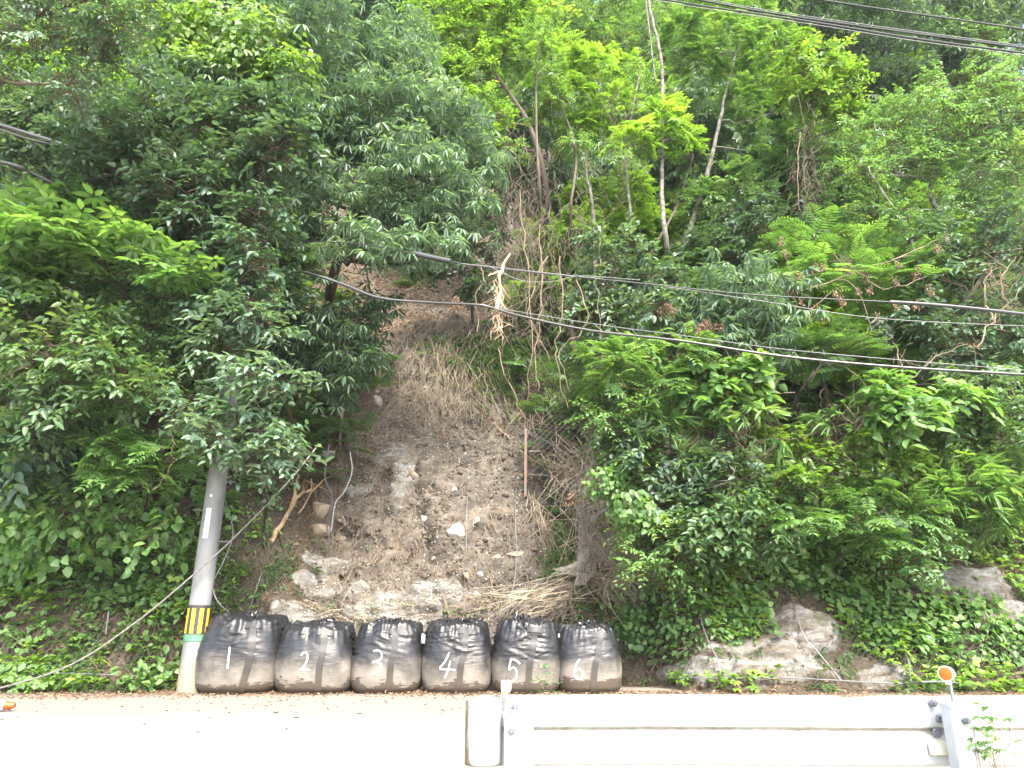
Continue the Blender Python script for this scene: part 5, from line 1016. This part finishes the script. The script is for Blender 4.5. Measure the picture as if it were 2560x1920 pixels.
def make_bag(num, xl, xr, ytop, ybase, lab, gx_, gy_, gs, strapx, seed, lean=0):
    rb = np.random.default_rng(seed); Yb = 12.87
    xc = at((xl+xr)/2, 1640, Yb).x; W = (xr-xl)*mpp(1640, Yb)/2*1.03; H = at(1280, ytop+8, Yb-.3).z
    root = empty('tonne_bag', (xc, Yb, 0), lab, 'sack', 'row of black bulk sacks at the road edge')
    nu_, nv_ = 180, 90; A = np.linspace(0, 2*np.pi, nu_, False)
    tt = np.linspace(0, 1, nv_); side = np.minimum(tt/.74, 1); top = np.clip((tt-.74)/.26, 0, 1)
    Hs = H*.90; Z = np.where(tt < .74, side*Hs, Hs+(H-Hs)*np.sin(top*1.57)*.8)
    prof = np.where(tt < .74, .93+.1*np.sin(np.clip(side*1.25, 0, 1)*np.pi*.8)-.13*side**4-.11*np.exp(-(side/.055)**2)*1, 1)
    rt = .985*np.cos(top*1.42); prof = np.where(tt < .74, prof, (prof[int(.73*nv_)]+0)*np.maximum(rt, .06))
    AA, TT_ = np.meshgrid(A, tt); ZZ = Z[:, None]+0*AA; PR = prof[:, None]+0*AA
    sq = (np.abs(np.cos(AA))**3.2+np.abs(np.sin(AA))**3.2)**(-1/3.2); sq = sq*.9+.1
    r = PR*W*sq; o_ = seed*3.1
    s2_ = side[:, None]+0*AA
    wr = np.zeros_like(r); upper = sstep(.3, .8, s2_)*(1-.35*(TT_ > .74))*np.clip(.6+fbm(AA*1.7, ZZ*2+o_, 2, 5)*3, .2, 1.2)
    cx_, cy_ = np.cos(AA)*2, np.sin(AA)*2
    fold = -np.abs(fbm(AA*1.3+o_, ZZ*13+.9*np.sin(AA*2+o_)+o_, 4, 3))+.12
    ridge = 1-np.abs(fbm(AA*1.2+o_+cx_*.4, ZZ*9+o_+1.2*np.sin(AA*2+seed), 3, 7)*5); ridge = np.clip(ridge, 0, 1)**1.5
    wr += .1*fold*upper+.02*ridge*upper+.012*fbm(AA*6+o_, ZZ*6, 4, 11)+.02*fbm(AA*1.5+o_, ZZ*1.7, 3, 15)
    vert = fbm(AA*9+o_, ZZ*1.5, 3, 19); wr += .09*vert*sstep(.74, 1, s2_)
    r = r+wr*1.0
    # crumpled top
    tp_ = sstep(.0, .3, top)[:, None]*(1-.15*sstep(.9, 1, top))[:, None]
    ZZ = ZZ+tp_*(.17*fbm(AA*3.0+o_, TT_*11+o_, 4, 23)+.12*np.abs(fbm(AA*5+o_, TT_*20, 3, 27))+.05)+.05*upper*fbm(AA*1.3+o_, ZZ*0+seed, 2, 30)
    V = np.stack([r*np.cos(AA)+lean*ZZ, r*np.sin(AA)*1.0, ZZ], -1)
    ii = np.arange(nu_*nv_).reshape(nv_, nu_); i2 = np.roll(ii, -1, 1)
    Q = np.stack([ii[:-1], i2[:-1], i2[1:], ii[1:]], -1).reshape(-1, 4)
    body = link('bag_body', npmesh('bag_body', V.reshape(-1, 3), Q, BAG, None, True), root)
    bv = BVHTree.FromPolygons(V.reshape(-1, 3).tolist(), Q.tolist())
    def front(px, py):           # camera ray onto this bag, in bag space
        h = bv.ray_cast(Vector((0, 0, CZ))-root.location, raydir(px, py).normalized()); return (h[0], h[1]) if h[0] else None
    def ribbon(pts, w_, name, mat, off, thick=.003, nn=24, par=root, taper=None):
        path = []
        for q in wig([Vector((a, b, 0)) for a, b in pts], nn, 0):
            f = front(q.x, q.y)
            if f: path.append((f[0], f[1] if f[1].y < 0 else -f[1], q))
        if len(path) < 3: return None
        vs = []; fs = []
        for k_, (p, nr, q) in enumerate(path):
            a = path[max(k_-1, 0)][0]; b = path[min(k_+1, len(path)-1)][0]; t = (b-a).normalized(); nr = Vector((nr.x*.5, -1, nr.z*.3)).normalized(); s = t.cross(nr).normalized()
            ww = w_*(taper(k_/len(path)) if taper else 1)
            for e in (-.5, .5):
                c = p+s*ww*e
                h = bv.ray_cast(c+Vector((0, -.5, 0)), Vector((0, 1, 0))); c2 = h[0] if h[0] and abs(h[0].y-p.y) < .05 else c
                vs.append(c2+nr*(off+.003)); 
            m = len(vs)
            if k_: fs += [(m-4, m-3, m-1, m-2)]
        mb = MB(); n0 = len(vs); vs2 = vs+[v+Vector((0, .004+off*.5, 0)) for v in vs]; m = n0//2
        fs += [(2*k_, 2*k_+2, n0+2*k_+2, n0+2*k_) for k_ in range(m-1)]+[(2*k_+1, n0+2*k_+1, n0+2*k_+3, 2*k_+3) for k_ in range(m-1)]
        mb.add(vs2, fs); o = link(name, mb.mesh(name, mat), par); return o
    mid = strapx; h_ = ybase-ytop
    ribbon([(mid+12, ytop+20), (mid+8, ytop+.4*h_), (mid-1, ytop+.62*h_), (mid-8+(3 if num != '1' else -12), ybase-6)], .1, 'strap', STRAP, .012, nn=30)
    ribbon([(mid-8, ytop+26), (mid+12, ytop+25), (mid+32, ytop+29)], .085, 'strap_joint', STRAP, .018, nn=10)
    glr = []
    for st_l in GLY[num]: glr.append([(gx_+a*gs*(.62 if num != '1' else .42), gy_-b*gs) for a, b in st_l])
    fo = None
    for k_, g_ in enumerate(glr):
        fo = ribbon(g_, .028 if num in '1' else .022, 'painted_number', CHALK, .001, nn=40, taper=(lambda q: .75+.3*q) if num == '1' else None)
        if fo: fo['label'] = 'hand-painted white numeral '+num
    # liner frills and loops on top
    rr_ = random.Random(seed)
    def flap(a0, a1, zb, hh, rad, name='liner_flap', mat=PLAST, ox=0, oy=0):
        n_ = 26; mb = MB(); vs = []
        for q in range(n_+1):
            a = a0+(a1-a0)*q/n_; e = max(0, math.sin(math.pi*q/n_))**.6
            for kk in range(4):
                t = kk/3; rd = rad*(1-.10*t)+.03*math.sin(q*1.7+seed+t*3)+.018*math.sin(q*4.1+t*5); z = zb+hh*e*t*(1+.35*math.sin(q*1.3+seed)) -.02+.018*math.sin(q*2.9+kk)
                vs.append(Vector((ox+rd*math.cos(a), oy+rd*math.sin(a), z)))
        mb.add(vs, [(4*q+kk, 4*q+4+kk, 4*q+5+kk, 4*q+1+kk) for q in range(n_) for kk in range(3)])
        o = link(name, mb.mesh(name, mat), root); so_ = o.modifiers.new('solid', 'SOLIDIFY'); so_.thickness = .004; return o
    for k_ in range(5): a0 = rr_.uniform(0, 6.28); flap(a0, a0+rr_.uniform(.9, 1.9), H*.93, rr_.uniform(.06, .14), W*rr_.uniform(.5, .9), mat=BAG)
    for k_ in range(4): a0 = rr_.uniform(0, 6.28); flap(a0, a0+rr_.uniform(1.5, 3), H*.95, rr_.uniform(.08, .17), W*rr_.uniform(.12, .4))
    kx = rr_.uniform(-.3, .3)*W; ky = -rr_.uniform(.2, .5)*W
    for k_ in range(3): flap(rr_.uniform(0, 6), rr_.uniform(0, 6)+4.5, H*(.93+.03*k_), .13+.03*(seed == 5), .05+.03*k_, 'liner_knot', PLAST, kx, ky)
    flap(rr_.uniform(3.4, 4.4), rr_.uniform(4.8, 5.8), H*.9, .12, W*.72, 'liner_flap', BAG, rr_.uniform(-.2, .2), .05)
    # carrying loop webbing across the top
    mb = MB(); P0 = []; xs_ = rr_.uniform(-.15, .1)
    for q in range(20):
        t = q/19; a = math.pi*t; P0.append(Vector((xs_+.18*math.cos(a)*W/.6+.25*(t-.5), -.5*W+.35*W*t, H*.97+.11*math.sin(a)+.02*math.sin(q))))
    vs = []; 
    for q, p in enumerate(P0): vs += [p+Vector((0, -.03, .0)), p+Vector((.01, .03, .012))]
    mb.add(vs, [(2*q, 2*q+1, 2*q+3, 2*q+2) for q in range(19)]); o = link('lifting_loop', mb.mesh('lifting_loop', BAG), root); so_ = o.modifiers.new('solid', 'SOLIDIFY'); so_.thickness = .006
    return root, bv
B = [('1', 512, 712, 1537, 1735, 'largest black bulk sack, painted with a 1, leftmost by the pole', 562, 1671, 54, 622, 1, .02),
     ('2', 705, 893, 1555, 1732, 'black bulk sack painted with a 2', 748, 1675, 44, 800, 2, -.03), ('3', 887, 1058, 1553, 1732, 'black bulk sack painted with a 3', 928, 1682, 56, 978, 3, .015),
     ('4', 1060, 1229, 1552, 1737, 'black bulk sack painted with a 4', 1099, 1695, 64, 1153, 4, -.01), ('5', 1230, 1397, 1548, 1737, 'black bulk sack painted with a 5, behind the small round reflector', 1267, 1703, 56, 1325, 5, .03),
     ('6', 1392, 1548, 1562, 1737, 'black bulk sack painted with a 6, rightmost of the row', 1432, 1698, 50, 1488, 6, -.03)]
for b_ in B:
    root, bv = make_bag(*b_)
    if b_[0] in '46':
        x0_, y0_ = (1058, 1598) if b_[0] == '4' else (1397, 1590)
        mb = MB(); s_ = 1 if b_[0] == '4' else .4; q = at(x0_, y0_, 12.5); mb.add([q+Vector((-.02*s_, 0, .09*s_)), q+Vector((.03*s_, -.01, .07*s_)), q+Vector((.03*s_, 0, -.07*s_)), q+Vector((-.035*s_, .01, -.06*s_))], [(0, 1, 2, 3)])
        o = mb.build('paper_tag', TAGW, root); so_ = o.modifiers.new('solid', 'SOLIDIFY'); so_.thickness = .003
# top knot on sack 5
# ------------------------------------------------------------------ guardrail
def rail_mat():
    m, n, b, o = newmat('rail_white_paint'); tc = n.nodes.new('ShaderNodeTexCoord').outputs['Object']
    nz = N(n, 'ShaderNodeTexNoise', Scale=2.5, Detail=8.0, Roughness=.65); n.links.new(tc, nz.inputs['Vector'])
    n2 = N(n, 'ShaderNodeTexNoise', Scale=16.0, Detail=6.0, Roughness=.6); n.links.new(tc, n2.inputs['Vector'])
    c = ramp(n, nz.outputs[0], [(.3, (.3, .33, .34)), (.6, (.38, .39, .39))]).outputs[0]
    at_ = N(n, 'ShaderNodeAttribute', attribute_name='grime'); f = N(n, 'ShaderNodeMath', operation='MULTIPLY_ADD'); n.links.new(n2.outputs[0], f.inputs[0]); f.inputs[1].default_value = 1.3; f.inputs[2].default_value = -.15
    f2 = N(n, 'ShaderNodeMath', operation='MULTIPLY'); n.links.new(at_.outputs['Fac'], f2.inputs[0]); n.links.new(f.outputs[0], f2.inputs[1])
    c = mixc(n, f2.outputs[0], c, (.11, .085, .045))
    sp_ = ramp(n, n2.outputs[0], [(.68, (0, 0, 0)), (.74, (1, 1, 1))]).outputs[0]; c = mixc(n, sp_, c, (.36, .28, .19))
    n.links.new(c, b.inputs['Base Color']); b.inputs['Roughness'].default_value = .5; return m
RAIL = rail_mat()
gr = empty('guardrail', at(1300, 1740, 4.2)*1, 'white painted W-beam guardrail seen from behind across the lower right', 'guardrail'); gr.location.z = 0
yr = 4.2; zt = at(1280, 1740, yr).z; zb_ = zt-.345
# beam: profile seen from the back (outer side towards the camera)
pf = [(0, .022), (.006, .01), (.014, .002), (.03, -.004), (.075, -.009), (.125, -.009), (.15, -.004), (.16, .003), (.168, .016), (.178, .016), (.186, .003), (.196, -.004), (.22, -.009), (.27, -.009), (.315, -.004), (.331, .002), (.339, .01), (.345, .022)]
xsb = np.concatenate([np.linspace(at(1250, 1740, yr).x, 6.5, 150), np.linspace(6.6, 30, 60)]); Vb = []; Gr = []
pf_s = [wig([Vector((a, b, 0)) for a, b in pf], 60, 0)][0]
for x in xsb:
    dent = .012*math.exp(-((x-at(2130, 1740, yr).x)/.06)**2)+.006*math.exp(-((x-1.9)/.08)**2)
    for q in pf_s: Vb.append((x, yr+.055-q.y+.0, zt-q.x-dent*math.exp(-(q.x/.05)**2)+.003*math.sin(x*2.1))); Gr.append(1.0 if .154 < q.x < .190 else (.22 if q.x < .012 else 0))
Vb = np.array(Vb); m = len(pf_s); ii = np.arange(len(Vb)).reshape(len(xsb), m)
# offset: concave groove lies away from the camera
Vb[:, 1] = yr+np.array([q.y for q in pf_s]*len(xsb))*1.0+.02
Qb = np.stack([ii[:-1, :-1], ii[1:, :-1], ii[1:, 1:], ii[:-1, 1:]], -1).reshape(-1, 4); L0 = np.array(gr.location)
o = link('beam', npmesh('beam', Vb-L0, Qb, RAIL, {'grime': Gr}, True), gr); so_ = o.modifiers.new('solid', 'SOLIDIFY'); so_.thickness = .004; so_.offset = 1
# curved end wing
x0 = at(1165, 1745, yr).x; x1 = at(1256, 1745, yr).x; V = []; G_ = []; ns = 26; nz_ = 22
for j in range(nz_):
    z = zt+.004-(.325)*j/(nz_-1)
    for i_ in range(ns):
        t = i_/(ns-1); a = math.pi*(1.05-t*1.05); xx = x0+(x1-x0)*(.5-.5*math.cos(math.pi*min(1, t*1.02)))
        yy = yr-.02-.11*math.sin(math.pi*t*.93+.1)
        top_dip = (.02*(t-.5)**2*4 if j == 0 else 0)+(.012*math.sin(t*9) if j == 0 else 0)
        V.append((xx, yy, z-top_dip)); G_.append(3.6*math.exp(-((t-.13)/.1)**2)*(.4+.6*j/nz_)+(1.6*(j/nz_)**9)+.9*math.exp(-((t-1)/.03)**2))
ii = np.arange(len(V)).reshape(nz_, ns); Qw = np.stack([ii[:-1, :-1], ii[1:, :-1], ii[1:, 1:], ii[:-1, 1:]], -1).reshape(-1, 4)
o = link('end_wing', npmesh('end_wing', np.array(V)-L0, Qw, RAIL, {'grime': G_}, True), gr); so_ = o.modifiers.new('solid', 'SOLIDIFY'); so_.thickness = .004
NUT = simple('galvanised_nut', (.2, .21, .25), .4, .7)
def rpost(pxc, wpx, ytop_):
    xc = at(pxc, ytop_, 4.05).x; ww = wpx*mpp(1800, 4.0); z1 = at(pxc, ytop_, 4.05).z; mb = MB()
    n_ = 16; ring = []
    for k_ in range(n_*4):
        a = 2*math.pi*(k_+.5)/(n_*4); s = (abs(math.cos(a))**5+abs(math.sin(a))**5)**(-1/5); ring.append((s*math.cos(a)*ww/2, s*math.sin(a)*.06))
    N_ = len(ring); vs = [Vector((xc+a, 4.09+b, z)) for z in (-.4, 0, .3, z1) for a, b in ring]; mb.add(vs, [(l*N_+k_, l*N_+(k_+1) % N_, (l+1)*N_+(k_+1) % N_, (l+1)*N_+k_) for l in range(3) for k_ in range(N_)])
    po = mb.build('post', RAIL, gr)
    mb = MB(); vs = [Vector((xc+a*1.07, 4.09+b*1.1, z)) for z in (z1-.012, z1+.006) for a, b in ring]+[Vector((xc+a*.85, 4.09+b*.8, z1+.014)) for a, b in ring]; mb.add(vs, [(l*N_+k_, l*N_+(k_+1) % N_, (l+1)*N_+(k_+1) % N_, (l+1)*N_+k_) for l in range(2) for k_ in range(N_)]+[tuple(2*N_+k_ for k_ in range(N_)), tuple(reversed(range(N_)))]); c_ = mb.build('post_cap', RAIL, gr)
    return xc, z1
p1 = rpost(1297, 76, 1787); p2 = rpost(2399, 58, 1763)
xq = at(2560+520, 1765, 4.05).x; 
for px, py, s in [(1288, 1768, 1), (1297, 1815, 1), (1279, 1828, .9), (2332, 1757, 1.1), (2350, 1798, 1.0), (2343, 1833, 1.2), (2415, 1801, 1.0), (1350, 1765, 0)]:
    if not s: continue
    onp = (px in (1279, 2415)); yb_ = 4.02 if onp else 4.2; c = at(px, py, yb_); mb = MB(); mb.lathe(c, [(.0005, .03), (.009*s, .03), (.010*s, .016), (.0165*s, .016), (.018*s, .0), (.021*s, -.002), (.021*s, -.012)], 6, (0, -1, .0)); mb.build('bolt', NUT, gr)
# lap plate with sagging lower lip at the right-hand joint
mb = MB(); xa, xb_ = at(2310, 1800, yr).x, at(2398, 1800, yr).x
vs = []; 
for i_ in range(9):
    for j, (dz, dy) in enumerate([(.17, .05), (.2, .02), (.24, -.008), (.28, -.012), (.285, .0)]): vs.append(Vector((xa+(xb_-xa)*i_/8, yr+.008+dy-.01*math.sin(i_*.8)*(j > 1), zt-dz)))
mb.add(vs, [(5*i_+j, 5*i_+5+j, 5*i_+6+j, 5*i_+1+j) for i_ in range(8) for j in range(4)]); o = mb.build('lap_plate', simple('lap_grimy', (.62, .6, .5), .6, c2=(.42, .38, .24)), gr); so_ = o.modifiers.new('solid', 'SOLIDIFY'); so_.thickness = .004
ORG = simple('orange_lens', (.5, .1, .003), .3, scale=40, var=.1); HOUS = simple('reflector_housing', (.72, .72, .69), .4, scale=6, var=.12)
def delineator(px, py, rpx, Yd, aim, stem, label, hm=HOUS, sm=STEEL, lens=ORG):
    c = at(px, py, Yd); r = rpx*mpp(py, Yd); ft = stem[-1]; root = empty('road_reflector', ft, label, 'reflector', 'round orange road reflectors'); ax = Vector(aim).normalized()
    mb = MB(); mb.lathe(c, [(r*.88, r*.52), (r, r*.5), (r*1.02, r*.3), (r*.98, -.1*r), (r*.9, -.5*r), (r*.7, -.85*r), (r*.3, -1.0*r), (.0004, -1.02*r)], 32, ax); mb.build('housing', hm, root)
    mb = MB(); mb.lathe(c, [(.0004, r*.62), (r*.4, r*.6), (r*.75, r*.53), (r*.9, r*.47), (r*.9, r*.4)], 32, ax); mb.build('lens', lens, root)
    mb = MB(); mb.lathe(c+Vector((0, 0, -r*1.42)), [(r*.36, 0), (r*.4, .02*r), (r*.4, r*.5), (r*.3, r*.55)], 16); mb.build('collar', hm, root)
    mb = MB(); mb.tube([c+Vector((0, 0, -r*1.0))]+list(stem), [r*.26]*(1+len(stem)), 12); mb.build('stem', sm, root)
cR = at(2365, 1685, 4.12)
delineator(2367, 1684, 18, 4.12, (-.72, -.62, .0), [at(2375, 1712, 4.12), at(2386, 1764, 4.1)], 'clean orange reflector on the right-hand rail post')
delineator(1262, 1718, 16, 4.15, (-.95, .05, 0), [at(1264, 1745, 4.15), at(1266, 1776, 4.14)], 'dusty reflector on the left rail post in front of sack 5', hm=simple('dusty_housing', (.74, .66, .5), .6, scale=12, c2=(.5, .38, .2)), sm=simple('rusty_stem', (.5, .32, .18), .8, scale=30, c2=(.3, .17, .1)))
# weeds round the right post
def weed(px, py, Yw, n, spread, k, label, kind='heart', mat='fresh', cat='weed'):
    c = np.array(at(px, py, Yw)); base = Vector((c[0], c[1], max(-.05, 0))); root = empty('leafy_weed', base, label, cat)
    P = c+rng.normal(0, 1, (n, 3))*np.array([spread, .06, spread])-np.array(base); V, T = sprays(kind, P, u(-2.4, -.6, n), rng.normal(0, .3, n), u(.6, 1, n), u(0, .6, n), k); link('leaves', leafmesh('leaves', V, T, LM[mat]), root)
    mb = MB()
    for q in range(n): p = Vector(P[q]); mb.tube(wig([Vector((0, 0, -.02)), p*.5+Vector((0, 0, .05)), p], 6, .008), .0016, 4, False)
    link('stem', mb.mesh('stem', TWIG), root)
weed(2462, 1815, 3.98, 8, .04, .55, 'weed with green leaves beside the right rail post', 'trifol', 'fresh')
weed(2466, 1880, 3.97, 7, .04, .5, 'lower weed at the foot of the right rail post', 'trifol', 'mid')
weed(1370, 1724, 11.6, 7, .14, .9, 'leafy sprig between the rail and sack 5', 'trifol', 'mid')
# fallen traffic cone, only its tip inside the frame
tip = Vector((0, 0, CZ))+raydir(37, 1764)*(-(CZ-.07)/raydir(37, 1764).z)
cone = empty('traffic_cone', tip+Vector((-.75, 0, -.07)), 'orange traffic cone lying on its side at the left edge of the road', 'traffic cone')
CO = simple('cone_orange', (.42, .075, .012), .5, scale=10, var=.15); d_ = Vector((-1, -.1, .035)).normalized()
mb = MB(); mb.lathe(tip, [(.0005, 0), (.03, .0), (.04, .03), (.055, .12)], 28, d_); mb.build('cone_body', CO, cone)
mb = MB(); mb.lathe(tip, [(.055, .12), (.09, .3)], 28, d_); mb.build('white_band', PLW, cone)
mb = MB(); mb.lathe(tip, [(.09, .3), (.15, .62), (.19, .66)], 28, d_); mb.build('cone_body', CO, cone)
mb = MB(); mb.box(tip+d_*.68, (.38, .38, .035), d_.to_track_quat('Z', 'Y').to_matrix()); mb.build('cone_base', CO, cone, False)

# ------------------------------------------------------------------ thin bright air that pales the far trees
mb = MB(); mb.box((0, 30, 38), (190, 190, 84+14)); hz = mb.build('haze', bpy.data.materials.new('haze_air'), None, False); tag(hz, kind='stuff')
hm_ = hz.data.materials[0]; hm_.use_nodes = True; hn = hm_.node_tree
for q in list(hn.nodes):
    if q.type == 'BSDF_PRINCIPLED': hn.nodes.remove(q)
pv = hn.nodes.new('ShaderNodeVolumePrincipled'); pv.inputs['Color'].default_value = (.93, .96, 1, 1); pv.inputs['Density'].default_value = .00035
hn.links.new(pv.outputs[0], [q for q in hn.nodes if q.type == 'OUTPUT_MATERIAL'][0].inputs['Volume'])
